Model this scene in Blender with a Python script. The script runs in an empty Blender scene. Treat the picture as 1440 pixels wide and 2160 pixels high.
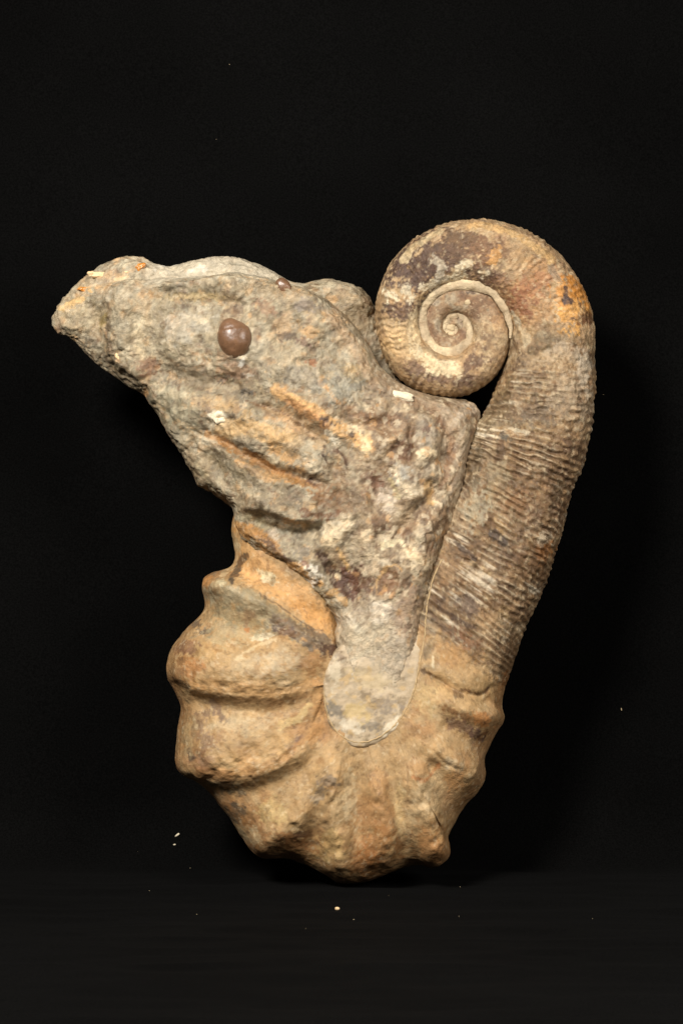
import bpy, math, random
import numpy as np
from mathutils import Vector

# ------------------------------------------------------------------ units
# The specimen is laid out in photo-pixel sized units (1 unit = 0.3 mm), so the 1400 unit
# tall fossil is about 42 cm high.  (u, v, d): u right, v down, d towards the camera.
K = 0.0003
CU, CV, DIST = 720.0, 1080.0, 5200.0
FLOOR_V = 1866.0
def W(u, v, d):
    return np.stack([(np.asarray(u)-CU)*K, -np.asarray(d)*K, (FLOOR_V-np.asarray(v))*K], -1)
def PX(u, v, d):
    f = DIST/(DIST-np.asarray(d))
    return CU+(u-CU)*f, CV+(v-CV)*f

scene = bpy.context.scene
col = scene.collection
# ------------------------------------------------------------------ camera
cam = bpy.data.cameras.new('camera'); camo = bpy.data.objects.new('camera', cam); col.objects.link(camo)
camo.location = (0, -DIST*K, (FLOOR_V-CV)*K); camo.rotation_euler = (math.pi/2, 0, 0)
cam.sensor_fit = 'HORIZONTAL'; cam.sensor_width = 24; cam.lens = 24*DIST/1440
cam.clip_start = 0.02; cam.clip_end = 50
scene.camera = camo
# ------------------------------------------------------------------ world and lamps
wd = bpy.data.worlds.new('World'); scene.world = wd; wd.use_nodes = True
wd.node_tree.nodes['Background'].inputs[0].default_value = (1.0, 0.93, 0.84, 1)
wd.node_tree.nodes['Background'].inputs[1].default_value = 0.10
def lamp(name, u, v, d, target, size, power, color):
    l = bpy.data.lights.new(name, 'AREA'); l.shape = 'DISK'; l.size = size; l.energy = power; l.color = color
    o = bpy.data.objects.new(name, l); col.objects.link(o)
    p = Vector(W(u, v, d).tolist()); t = Vector(W(*target).tolist()); o.location = p
    o.rotation_euler = (t-p).to_track_quat('-Z', 'Y').to_euler()
lamp('key_lamp', -1050, -1450, 4150, (700, 1150, 0), 0.34, 34.5, (1.0, 0.94, 0.865))
lamp('fill_lamp', 3300, -300, 3300, (760, 1150, 0), 0.45, 9.2, (1.0, 0.935, 0.855))
scene.view_settings.view_transform = 'Standard'; scene.view_settings.look = 'None'
scene.view_settings.exposure = 0.0; scene.view_settings.gamma = 1.0

# ------------------------------------------------------------------ noise
def _h(i, j, k, s):
    n = (i*374761393 + j*668265263 + k*2147483647 + s*974634777) & 0xffffffff
    n = ((n ^ (n >> 13))*1274126177) & 0xffffffff
    n = ((n ^ (n >> 15))*2246822519) & 0xffffffff
    return ((n ^ (n >> 16)) & 0xffff).astype(np.float32)/32767.5-1.0
def noise(P, scale, seed=0):
    Q = P/scale+seed*17.13; I = np.floor(Q).astype(np.int64); F = (Q-I).astype(np.float32)
    S = F*F*F*(F*(F*6-15)+10); i, j, k = I[:, 0], I[:, 1], I[:, 2]
    r = 0
    for a in (0, 1):
        wa = S[:, 0] if a else 1-S[:, 0]
        for b in (0, 1):
            wb = S[:, 1] if b else 1-S[:, 1]
            for c in (0, 1):
                wc = S[:, 2] if c else 1-S[:, 2]
                r = r+wa*wb*wc*_h(i+a, j+b, k+c, seed)
    return r
def fbm(P, scale, seed=0, octs=4, gain=0.5):
    r = 0; a = 1; t = 0
    for o in range(octs):
        r = r+a*noise(P, scale/2**o, seed+o*7); t += a; a *= gain
    return r/t*1.5
def ridged(P, scale, seed=0, octs=3):
    r = 0; a = 1; t = 0
    for o in range(octs):
        r = r+a*(1-2*np.abs(noise(P, scale/2**o, seed+o*5))); t += a; a *= 0.5
    return r/t
def sst(a, b, x):
    t = np.clip((x-a)/(b-a), 0, 1); return t*t*(3-2*t)
def lin(c):
    c = np.asarray(c, np.float32)/255
    dk = float(np.clip((0.62-c.mean())/0.2, 0, 1)); c = c*(1+dk*(np.array([1.0, 0.93, 0.84], np.float32)-1))
    c = np.clip(c+0.10*(c.mean()-c), 0, 1)*np.array([1.008, 1.0, 0.985], np.float32)
    return np.where(c <= 0.04045, c/12.92, ((c+0.055)/1.055)**2.4)

def cells(P, scale, seed=0):
    """nearest cell: random value of the cell, second random value, distance to the border"""
    Q = P/scale+seed*3.7; I = np.floor(Q).astype(np.int64); F = Q-I
    b1 = np.full(len(P), 9.0, np.float32); b2 = b1.copy(); r1 = np.zeros(len(P), np.float32); r2 = r1.copy()
    for a in (-1, 0, 1):
        for b in (-1, 0, 1):
            for c in (-1, 0, 1):
                i, j, k = I[:, 0]+a, I[:, 1]+b, I[:, 2]+c
                x = a+.5+.45*_h(i, j, k, seed)-F[:, 0]; y = b+.5+.45*_h(i, j, k, seed+1)-F[:, 1]; z = c+.5+.45*_h(i, j, k, seed+2)-F[:, 2]
                d = np.sqrt(x*x+y*y+z*z).astype(np.float32); m = d < b1
                b2 = np.where(m, b1, np.minimum(b2, d)); r1 = np.where(m, _h(i, j, k, seed+3), r1); r2 = np.where(m, _h(i, j, k, seed+4), r2); b1 = np.where(m, d, b1)
    return r1, r2, (b2-b1)*scale

# ------------------------------------------------------------------ mesh helpers
def vnormals(V, F):
    a, b, c, e = V[F[:, 0]], V[F[:, 1]], V[F[:, 2]], V[F[:, 3]]
    n = np.cross(c-a, e-b); N = np.zeros_like(V)
    for q in range(4):
        for x in range(3): N[:, x] += np.bincount(F[:, q], n[:, x], len(V))
    return N/np.maximum(np.linalg.norm(N, axis=1, keepdims=True), 1e-9)
def link_mesh(name, V, F, mat, parent=None, colors=None, attrs=None, smooth=True):
    """V in (u,v,d) units"""
    P = W(V[:, 0], V[:, 1], V[:, 2]).astype(np.float32)
    F = F[:, ::-1]                      # (u,v,d) is left handed
    me = bpy.data.meshes.new(name)
    k = F.shape[1]
    me.vertices.add(len(P)); me.vertices.foreach_set('co', P.ravel())
    me.loops.add(F.size); me.loops.foreach_set('vertex_index', F.ravel().astype(np.int32))
    me.polygons.add(len(F)); me.polygons.foreach_set('loop_start', (np.arange(len(F))*k).astype(np.int32))
    me.polygons.foreach_set('loop_total', np.full(len(F), k, np.int32))
    me.update(calc_edges=True)
    me.polygons.foreach_set('use_smooth', np.full(len(F), smooth, bool))
    if colors is not None:
        at = me.color_attributes.new('tint', 'FLOAT_COLOR', 'POINT')
        at.data.foreach_set('color', np.concatenate([colors, np.ones((len(colors), 1))], 1).astype(np.float32).ravel())
    for kk, vv in (attrs or {}).items():
        a = me.attributes.new(kk, 'FLOAT', 'POINT'); a.data.foreach_set('value', vv.astype(np.float32))
    me.materials.append(mat)
    o = bpy.data.objects.new(name, me); col.objects.link(o)
    if parent is not None: o.parent = parent
    return o

# ------------------------------------------------------------------ strokes (relief, stains and a little painted shade), in photo-sized units
def seg_dist(x, y, pts):
    """distance, sign (positive = right hand of travel, y down), param 0..1"""
    best = np.full(x.shape, 1e9, np.float32); sg = np.zeros_like(best); tt = np.zeros_like(best)
    pts = np.asarray(pts, float); L = np.linalg.norm(np.diff(pts, axis=0), axis=1); cum = np.concatenate([[0], np.cumsum(L)])
    for i in range(len(pts)-1):
        ax, ay = pts[i]; dx, dy = pts[i+1]-pts[i]
        t = np.clip(((x-ax)*dx+(y-ay)*dy)/(dx*dx+dy*dy+1e-9), 0, 1)
        qx, qy = x-(ax+t*dx), y-(ay+t*dy); dd = np.hypot(qx, qy)
        m = dd < best
        best = np.where(m, dd, best); sg = np.where(m, np.sign(dx*qy-dy*qx), sg); tt = np.where(m, (cum[i]+t*L[i])/cum[-1], tt)
    return best, sg, tt
def smooth_path(pts, n=6):
    pts = np.asarray(pts, float)
    if len(pts) < 3: return pts
    out = []; P = np.vstack([2*pts[0]-pts[1], pts, 2*pts[-1]-pts[-2]])
    for i in range(1, len(P)-2):
        for t in np.linspace(0, 1, n, endpoint=False):
            a, b, c, d = P[i-1], P[i], P[i+1], P[i+2]
            out.append(0.5*((2*b)+(-a+c)*t+(2*a-5*b+4*c-d)*t*t+(-a+3*b-3*c+d)*t**3))
    out.append(pts[-1]); return np.array(out)
def relief(x, y, n1, strokes):
    """x,y already warped; returns height"""
    h = np.zeros(x.shape, np.float32)
    for s in strokes:
        if s[0] == 'S':
            _, pts, hh, w1, w2 = s; p = smooth_path(pts, 4); m = 3*max(w1, w2)
            sel = np.where((x > p[:, 0].min()-m) & (x < p[:, 0].max()+m) & (y > p[:, 1].min()-m) & (y < p[:, 1].max()+m))[0]
            if not len(sel): continue
            d, sg, t = seg_dist(x[sel], y[sel], p)
            w = np.where(sg > 0, w2, w1); tp = np.clip(np.minimum(t, 1-t)/0.18, 0, 1)
            # distance past an end is swallowed by the taper
            h[sel] += hh*np.exp(-(d/w)**2)*(0.25+0.75*tp*tp*(3-2*tp))*(1+0.14*n1[sel])
        else:
            _, cx, cy, rx, ry, ang, hh = s; m = 2.6*max(rx, ry)
            sel = np.where((np.abs(x-cx) < m) & (np.abs(y-cy) < m))[0]
            if not len(sel): continue
            c, s_ = math.cos(math.radians(ang)), math.sin(math.radians(ang))
            X, Y = x[sel]-cx, y[sel]-cy
            r2 = ((X*c+Y*s_)/rx)**2+((-X*s_+Y*c)/ry)**2
            h[sel] += hh*np.exp(-r2**1.3)
    return h
def paint(C, x, y, nA, nB, patches, nC=0):
    """E: (cx,cy,rx,ry,ang,colour,alpha,ragged)   L: (points,width,colour,alpha,ragged)"""
    for p in patches:
        if p[0] == 'E':
            _, cx, cy, rx, ry, ang, cc, al, rg = p; m = 1.9*max(rx, ry)
            sel = np.where((np.abs(x-cx) < m) & (np.abs(y-cy) < m))[0]
            if not len(sel): continue
            c, s_ = math.cos(math.radians(ang)), math.sin(math.radians(ang))
            X, Y = x[sel]-cx, y[sel]-cy
            r = np.sqrt(((X*c+Y*s_)/rx)**2+((-X*s_+Y*c)/ry)**2)
        else:
            _, pts, w, cc, al, rg = p; q = smooth_path(pts, 4); m = 2.0*w+4
            sel = np.where((x > q[:, 0].min()-m) & (x < q[:, 0].max()+m) & (y > q[:, 1].min()-m) & (y < q[:, 1].max()+m))[0]
            if not len(sel): continue
            d, _, t = seg_dist(x[sel], y[sel], q); r = d/w
        r = r+rg*(0.6*nA[sel]+0.7*nB[sel]+0.55*nC[sel])
        k = (1-sst(0.68, 1.16, r))*np.minimum(al*1.08, 1)*np.clip(1-0.38*rg*np.clip(nC[sel]+0.6*nB[sel]+.1, 0, 1), 0, 1)
        C[sel] = C[sel]*(1-k[:, None])+lin(cc)*k[:, None]
    return C

# palette (diffuse colours of stone)
GREY = (156, 147, 124); LGREY = (180, 170, 146); DGREY = (120, 110, 92); TAN = (182, 157, 118); ORA = (200, 152, 92)
CREAM = (222, 206, 172); PLUM = (90, 72, 64); BRN = (124, 98, 72); DBRN = (78, 56, 42); OCH = (158, 114, 66)
PALE = (192, 166, 124); WHT = (228, 216, 190); CHAR = (84, 78, 72); PINK = (184, 158, 134); RUST = (160, 98, 52)
BASE = (178, 148, 104)

exec_order = []
# ------------------------------------------------------------------ materials
def nd(nt, t, **kw):
    n = nt.nodes.new(t)
    for k, v in kw.items(): setattr(n, k, v)
    return n
def stone_material(name, rough=0.6, bump=0.6, grain=520.0, spec=0.4, var=0.28, flat=None, coat=0.0):
    m = bpy.data.materials.new(name); m.use_nodes = True; nt = m.node_tree; L = nt.links
    b = nt.nodes['Principled BSDF']
    tc = nd(nt, 'ShaderNodeTexCoord')
    n1 = nd(nt, 'ShaderNodeTexNoise'); n1.inputs['Scale'].default_value = grain; n1.inputs['Detail'].default_value = 5; n1.inputs['Roughness'].default_value = 0.7
    n2 = nd(nt, 'ShaderNodeTexNoise'); n2.inputs['Scale'].default_value = grain*0.27; n2.inputs['Detail'].default_value = 6; n2.inputs['Roughness'].default_value = 0.65
    for n in (n1, n2): L.new(tc.outputs['Object'], n.inputs['Vector'])
    if flat is None:
        src = nd(nt, 'ShaderNodeAttribute'); src.attribute_name = 'tint'; c = src.outputs['Color']
    else:
        src = nd(nt, 'ShaderNodeRGB'); src.outputs[0].default_value = (*[float(x) for x in lin(flat)], 1); c = src.outputs[0]
    add = nd(nt, 'ShaderNodeMath', operation='ADD'); L.new(n1.outputs['Fac'], add.inputs[0]); L.new(n2.outputs['Fac'], add.inputs[1])
    mr = nd(nt, 'ShaderNodeMapRange'); mr.inputs['From Min'].default_value = 0.68; mr.inputs['From Max'].default_value = 1.32
    mr.inputs['To Min'].default_value = 1-var; mr.inputs['To Max'].default_value = 1+var; L.new(add.outputs[0], mr.inputs['Value'])
    mul = nd(nt, 'ShaderNodeVectorMath', operation='SCALE'); L.new(c, mul.inputs[0]); L.new(mr.outputs[0], mul.inputs['Scale'])
    L.new(mul.outputs[0], b.inputs['Base Color'])
    rr = nd(nt, 'ShaderNodeMapRange'); rr.inputs['From Min'].default_value = 0.35; rr.inputs['From Max'].default_value = 0.65
    rr.inputs['To Min'].default_value = rough-0.16; rr.inputs['To Max'].default_value = min(1, rough+0.14); L.new(n2.outputs['Fac'], rr.inputs['Value'])
    gm = nd(nt, 'ShaderNodeMapRange'); gm.inputs['From Min'].default_value = 0.60; gm.inputs['From Max'].default_value = 0.66
    gm.inputs['To Min'].default_value = 1.0; gm.inputs['To Max'].default_value = 0.42; L.new(n1.outputs['Fac'], gm.inputs['Value'])
    gq = nd(nt, 'ShaderNodeMath', operation='MULTIPLY'); L.new(rr.outputs[0], gq.inputs[0]); L.new(gm.outputs[0], gq.inputs[1])
    L.new(gq.outputs[0], b.inputs['Roughness'])
    b.inputs['Specular IOR Level'].default_value = spec
    b.inputs['Coat Weight'].default_value = coat; b.inputs['Coat Roughness'].default_value = 0.25
    vo = nd(nt, 'ShaderNodeTexVoronoi'); vo.inputs['Scale'].default_value = grain*0.8; L.new(tc.outputs['Object'], vo.inputs['Vector'])
    s1 = nd(nt, 'ShaderNodeMath', operation='MULTIPLY'); s1.inputs[1].default_value = 0.35; L.new(vo.outputs['Distance'], s1.inputs[0])
    a2 = nd(nt, 'ShaderNodeMath', operation='ADD'); L.new(add.outputs[0], a2.inputs[0]); L.new(s1.outputs[0], a2.inputs[1])
    bp = nd(nt, 'ShaderNodeBump'); bp.inputs['Strength'].default_value = bump; bp.inputs['Distance'].default_value = 0.0012
    L.new(a2.outputs[0], bp.inputs['Height']); L.new(bp.outputs[0], b.inputs['Normal'])
    return m
M_rock = stone_material('matrix_stone', 0.54, 0.85, 420, 0.5, 0.28)
M_shell = stone_material('fossil_shell_stone', 0.58, 0.75, 480, 0.4, 0.28)
M_hook = stone_material('smooth_cast_stone', 0.60, 0.5, 420, 0.35, 0.18)
M_plate = stone_material('polished_infill_stone', 0.55, 0.35, 420, 0.4, 0.12)
M_snail = stone_material('glossy_brown_calcite', 0.34, 0.45, 260, 0.5, 0.35, flat=(118, 92, 72), coat=0.4)
M_white = stone_material('white_shell_fragment', 0.5, 0.4, 500, 0.4, 0.12, flat=(226, 214, 186))
M_amber = stone_material('amber_calcite', 0.3, 0.3, 300, 0.6, 0.2, flat=(206, 136, 48), coat=0.5)
M_cream = stone_material('cream_calcite', 0.5, 0.4, 400, 0.4, 0.15, flat=(232, 198, 150))
M_seam = stone_material('pale_seam_stone', 0.6, 0.5, 450, 0.35, 0.16, flat=(190, 170, 134))
M_glue = stone_material('glue_line', 0.5, 0.5, 600, 0.4, 0.3, flat=(186, 160, 116))

# ================================================================== THE CLOTH (surface and background)
def cloth_material():
    m = bpy.data.materials.new('black_velvet'); m.use_nodes = True; nt = m.node_tree; L = nt.links; b = nt.nodes['Principled BSDF']
    tc = nd(nt, 'ShaderNodeTexCoord')
    n1 = nd(nt, 'ShaderNodeTexNoise'); n1.inputs['Scale'].default_value = 7; n1.inputs['Detail'].default_value = 5
    n2 = nd(nt, 'ShaderNodeTexNoise'); n2.inputs['Scale'].default_value = 900; n2.inputs['Detail'].default_value = 2
    L.new(tc.outputs['Object'], n1.inputs['Vector']); L.new(tc.outputs['Object'], n2.inputs['Vector'])
    mr = nd(nt, 'ShaderNodeMapRange'); mr.inputs['From Min'].default_value = 0.3; mr.inputs['From Max'].default_value = 0.7
    mr.inputs['To Min'].default_value = 0.75; mr.inputs['To Max'].default_value = 1.25; L.new(n1.outputs['Fac'], mr.inputs['Value'])
    m2 = nd(nt, 'ShaderNodeMapRange'); m2.inputs['From Min'].default_value = 0.3; m2.inputs['From Max'].default_value = 0.7
    m2.inputs['To Min'].default_value = 0.6; m2.inputs['To Max'].default_value = 1.4; L.new(n2.outputs['Fac'], m2.inputs['Value'])
    mu = nd(nt, 'ShaderNodeMath', operation='MULTIPLY'); L.new(mr.outputs[0], mu.inputs[0]); L.new(m2.outputs[0], mu.inputs[1])
    sc = nd(nt, 'ShaderNodeVectorMath', operation='SCALE'); sc.inputs[0].default_value = (0.0024, 0.0024, 0.00235); L.new(mu.outputs[0], sc.inputs['Scale'])
    L.new(sc.outputs[0], b.inputs['Base Color']); b.inputs['Roughness'].default_value = 0.95; b.inputs['Specular IOR Level'].default_value = 0.02
    b.inputs['Sheen Weight'].default_value = 0.004; b.inputs['Sheen Roughness'].default_value = 0.6
    bp = nd(nt, 'ShaderNodeBump'); bp.inputs['Strength'].default_value = 0.5; bp.inputs['Distance'].default_value = 0.0006
    L.new(n2.outputs['Fac'], bp.inputs['Height']); L.new(bp.outputs[0], b.inputs['Normal'])
    return m
M_cloth = cloth_material()
WALL_D, RB = -330.0, 150.0     # hanging part lies behind the specimen, curving onto the table
def cloth_profile(s):
    """s: arc length from the floor front edge (s=0 at d=+3400) -> (v,d)"""
    Lf = 3400-(WALL_D+RB); La = RB*math.pi/2
    v = np.where(s < Lf, FLOOR_V, np.where(s < Lf+La, FLOOR_V-RB+RB*np.cos(np.clip((s-Lf)/RB, 0, math.pi/2)), FLOOR_V-RB-(s-Lf-La)))
    d = np.where(s < Lf, 3400-s, np.where(s < Lf+La, WALL_D+RB-RB*np.sin(np.clip((s-Lf)/RB, 0, math.pi/2)), WALL_D))
    return v, d
def cloth_height(u, s):
    P = np.stack([u/2.6, s, np.zeros_like(u)], 1)
    Lf = 3400-(WALL_D+RB)
    fl = 1-sst(Lf-100, Lf+200, s)
    h = fl*(9*fbm(P, 170, 3, 3)+3.0*ridged(P, 90, 9, 2))
    Q = np.stack([u, s/1.2, np.zeros_like(u)], 1)
    h += (1-fl)*(8*fbm(Q, 420, 21, 3)+1.5*fbm(Q, 120, 5, 2))
    # soft curved crease on the table, right of the specimen
    c = [(880, 2085), (960, 2045), (1060, 2030), (1180, 2038)]
    near = np.hypot(u-715, (s-Lf+150-300)*0.8)
    return h*(0.2+0.8*sst(60, 330, near))-2
us = np.arange(-2200, 3641, 16.0); ss = np.concatenate([np.arange(0, 2400, 16.0), np.arange(2400, 4600, 9.0), np.arange(4600, 6600, 22.0)])
U, S = np.meshgrid(us, ss); vv, dd = cloth_profile(S.ravel()); hh = cloth_height(U.ravel(), S.ravel())
Lf = 3400-(WALL_D+RB); ang = np.clip((S.ravel()-Lf)/RB, 0, math.pi/2)
V = np.stack([U.ravel(), vv-hh*np.cos(ang), dd+hh*np.sin(ang)], 1)
nu = len(us); ii = np.arange((len(ss)-1)*(nu-1)); r, c = ii//(nu-1), ii % (nu-1)
F = np.stack([r*nu+c, r*nu+c+1, (r+1)*nu+c+1, (r+1)*nu+c], 1)
backdrop = link_mesh('backdrop', V, F, M_cloth)
backdrop['kind'] = 'structure'; backdrop['label'] = 'black velvet cloth hanging behind and lying under the fossil'

# ================================================================== THE FOSSIL
fossil = bpy.data.objects.new('ammonite_fossil', None); col.objects.link(fossil)
fossil.empty_display_size = 0.05
fossil['label'] = 'tan and grey hook shaped ammonite fossil with coiled tip, standing on black velvet cloth'
fossil['category'] = 'fossil'

# ------------------------------------------------------------------ shell tube: coil > shaft > hook
CO = np.array([955.0, 692.0])
RT = [-1.25, -1, -.75, -.5, -.25, 0, .25, .5, .75, 1, 1.125, 1.25, 1.375, 1.5, 1.625, 1.75, 1.875, 2.0]
RR = [4, 10, 16, 23, 31, 37, 58, 72, 91, 121, 134, 147, 155, 158, 188, 222, 264, 297]
def rout(T): return np.interp(T, RT, RR)
tt = np.arange(-1.2, 2.0001, 1/160.)
ro = np.array([np.mean(rout(t+np.linspace(-.06, .06, 7))) if t < 1.93 else rout(t) for t in tt])
ri = np.where(tt < -0.25, 0.5, np.clip(rout(tt-1)-3, 0.5, None))
dirs = np.stack([np.cos(2*np.pi*tt), np.sin(2*np.pi*tt)], 1)
cO = CO+dirs*ro[:, None]; cI = CO+dirs*ri[:, None]
cH = np.interp(tt, [-1.2, -.5, 0, .5, 1, 1.5, 2], [16, 24, 34, 44, 60, 76, 92])
pairs = [((1253, 745), (1066, 752), 96), ((1251, 832), (1047, 815), 100), ((1244, 900), (1022, 872), 103), ((1228, 975), (992, 905), 106),
 ((1203, 1040), (978, 945), 108), ((1184, 1117), (960, 1000), 110), ((1162, 1192), (930, 1070), 113), ((1137, 1255), (903, 1120), 116),
 ((1103, 1335), (876, 1175), 120), ((1082, 1397), (858, 1240), 126), ((1062, 1450), (842, 1300), 133), ((1056, 1485), (828, 1345), 139),
 ((1063, 1512), (818, 1375), 143), ((1050, 1540), (808, 1400), 146), ((1034, 1568), (800, 1420), 148), ((1022, 1600), (796, 1435), 149), ((1022, 1640), (790, 1445), 150),
 ((1005, 1672), (788, 1452), 150), ((985, 1692), (786, 1456), 149), ((963, 1726), (785, 1458), 147), ((943, 1765), (784, 1460), 146), ((946, 1800), (783, 1460), 146),
 ((917, 1827), (782, 1460), 146), ((880, 1822), (781, 1460), 144), ((835, 1832), (780, 1460), 143), ((770, 1858), (779, 1460), 144),
 ((715, 1861), (778, 1460), 146), ((690, 1846), (777, 1460), 145), ((640, 1822), (776, 1460), 144), ((600, 1808), (774, 1459), 145), ((545, 1801), (772, 1458), 147),
 ((510, 1762), (769, 1456), 146), ((480, 1720), (766, 1454), 144), ((450, 1680), (763, 1450), 144), ((415, 1650), (758, 1446), 146), ((385, 1632), (754, 1440), 149),
 ((371, 1600), (750, 1432), 150), ((375, 1540), (745, 1420), 146), ((383, 1490), (740, 1408), 143), ((364, 1447), (735, 1395), 147),
 ((353, 1417), (730, 1380), 150), ((362, 1370), (726, 1362), 148), ((395, 1325), (722, 1338), 142), ((430, 1285), (718, 1310), 137), ((427, 1228), (712, 1280), 141),
 ((446, 1209), (708, 1262), 136), ((484, 1196), (704, 1245), 127), ((497, 1168), (700, 1215), 118), ((490, 1110), (694, 1160), 104), ((502, 1070), (690, 1110), 96), ((532, 1010), (680, 1040), 86)]
O = np.array([p[0] for p in pairs], float); I = np.array([p[1] for p in pairs], float); Hh = np.array([p[2] for p in pairs], float)
kO = smooth_path(np.vstack([cO[-2:], O]), 10)[20:] if False else smooth_path(np.vstack([cO[-1:], O]), 10)[1:]
kI = smooth_path(np.vstack([cI[-1:], I]), 10)[1:]; kH = smooth_path(np.concatenate([cH[-1:], Hh])[:, None].repeat(2, 1), 10)[1:, 0]
PO = np.vstack([cO, kO]); PI_ = np.vstack([cI, kI]); PH = np.concatenate([cH, kH])
isC = np.concatenate([np.ones(len(cO)), np.zeros(len(kO))])
# resample by the arc length of the outer edge
al = np.concatenate([[0], np.cumsum(np.linalg.norm(np.diff(PO, axis=0), axis=1))])
coilEnd = al[len(cO)-1]
s = np.arange(0, al[-1], 2.6)
def rs(a): return np.interp(s, al, a)
PO = np.stack([rs(PO[:, 0]), rs(PO[:, 1])], 1); PI_ = np.stack([rs(PI_[:, 0]), rs(PI_[:, 1])], 1); PH = rs(PH)
ml = np.concatenate([[0], np.cumsum(np.linalg.norm(np.diff((PO+PI_)/2, axis=0), axis=1))])
def s_at(pt):
    return int(np.argmin(np.where(s > coilEnd-900, np.linalg.norm(PO-np.array(pt), axis=1), 1e9)))
i_cs = s_at((1253, 722)); i_sh = s_at((1063, 1447))
NT = 330
th = np.linspace(0, 2*np.pi, NT, endpoint=False)
Cc = (PO+PI_)/2; Wd = np.linalg.norm(PO-PI_, axis=1); Dr = (PO-PI_)/Wd[:, None]
TH, SI = np.meshgrid(th, np.arange(len(s)))
ct, st = np.cos(TH), np.sin(TH)
hookw = sst(s[i_sh]-250, s[i_sh]+120, s)[:, None]
coilw = (1-sst(coilEnd-250, coilEnd+100, s))[:, None]
pout = 2.35+0.5*coilw; pin = 2.7+1.2*hookw+0.4*coilw
pp = np.where(ct > 0, pout, pin)
# even spacing of the vertices round each section
X = np.empty_like(ct); Y = np.empty_like(st)
td = np.linspace(0, 2*np.pi, 1601); cd, sd = np.cos(td), np.sin(td)
for i in range(len(s)):
    pq = np.where(cd > 0, pout[i, 0], pin[i, 0]); xd = np.sign(cd)*np.abs(cd)**(2/pq); yd = np.sign(sd)*np.abs(sd)**(2/pq)
    L_ = np.concatenate([[0], np.cumsum(np.hypot(np.diff(xd)*Wd[i]/2, np.diff(yd)*PH[i]))]); q = np.linspace(0, L_[-1], NT, endpoint=False)
    X[i] = np.interp(q, L_, xd); Y[i] = np.interp(q, L_, yd)
# the section of the hook stays thick up to the outer edge only near its ribs
base_u = Cc[:, 0][:, None]+Dr[:, 0][:, None]*X*Wd[:, None]/2
base_v = Cc[:, 1][:, None]+Dr[:, 1][:, None]*X*Wd[:, None]/2
base_d = Y*PH[:, None]
V = np.stack([base_u.ravel(), base_v.ravel(), base_d.ravel()], 1)
nr = len(s); rI = np.arange((nr-1)*NT); r, c = rI//NT, rI % NT; c2 = (c+1) % NT
F = np.stack([r*NT+c, (r+1)*NT+c, (r+1)*NT+c2, r*NT+c2], 1)
N = vnormals(V, F)
out = np.stack([X.ravel()*np.repeat(Dr[:, 0], NT), X.ravel()*np.repeat(Dr[:, 1], NT), Y.ravel()], 1)
if (N*out).sum() < 0: F = F[:, ::-1]; N = -N
Sx = np.repeat(s, NT); Mx = np.repeat(ml, NT); Xr = X.ravel()
hw = np.repeat(hookw[:, 0], NT); cw = np.repeat(coilw[:, 0], NT); sw = np.clip(1-hw-cw, 0, 1)
px, py = PX(V[:, 0], V[:, 1], V[:, 2])
n40 = fbm(V, 45, 1, 3); n15 = fbm(V, 16, 2, 3); n6 = fbm(V, 7, 3, 2); n90 = fbm(V, 100, 4, 3)
Tc = np.stack([Sx, Xr*120, V[:, 2]], 1)         # coordinates that follow the growth of the shell
# ribs of the shaft: period grows down the shaft, eroded in places
ds = Mx-ml[i_cs]
phase = ds/14.0+0.5*noise(Tc*np.array([1, .5, .5]), 90, 8)+0.35*noise(Tc, 26, 9)
rib = np.sin(2*np.pi*phase); ribp = np.where(rib > 0, rib**0.8, -np.abs(rib)**0.8) if False else np.clip(rib*1.25, -1, 1)
ribamp = sst(ml[i_cs]+5, ml[i_cs]+150, Mx)*(1-sst(ml[i_sh]-60, ml[i_sh]+30, Mx))
ribmask = sst(-0.45, 0.45, fbm(V, 55, 12, 3)+0.3*Xr+0.1)
disp = (2.7-1.3*sst(.7, 1, Xr))*ribamp*ribp*(0.08+0.92*ribmask)*(.55+.6*noise(np.stack([Mx, Mx*0, Mx*0], 1), 31, 19)+.3)
disp += 1.3*cw*sst(-.6, .2, Xr)*np.sin(2*np.pi*(Mx/11.0+.5*noise(Tc, 50, 18)))*sst(0, .5, fbm(V, 60, 17, 2)+.3)*sst(400, 1100, Sx)
disp += 0.3*cw*sst(0.35, 1.0, Xr)*np.sin(2*np.pi*Mx/13.0)*sst(200, 900, Sx)
disp += (2.0*n40+(1.3-.6*hw)*n15+(0.8-.45*hw)*n6)*(0.35+0.65*sst(300, 1200, Sx))+2.5*n90*(1-cw)
disp += sw*(1.7*ridged(V, 20, 31, 2)+1.6*fbm(V, 10, 32, 2))
sa, sa2, sad = cells(V+np.stack([6*n15, 6*n6, 6*n15], 1), 24, 35)
disp += (1-hw)*0.9*sa*sst(0, 4, sad)*sst(500, 1400, Sx)
front = np.clip(N[:, 2]*1.6, 0, 1)
wx = px+5*noise(V, 70, 41)+1*noise(V, 14, 42); wy = py+5*noise(V, 70, 43)+1*noise(V, 14, 44)
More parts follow.
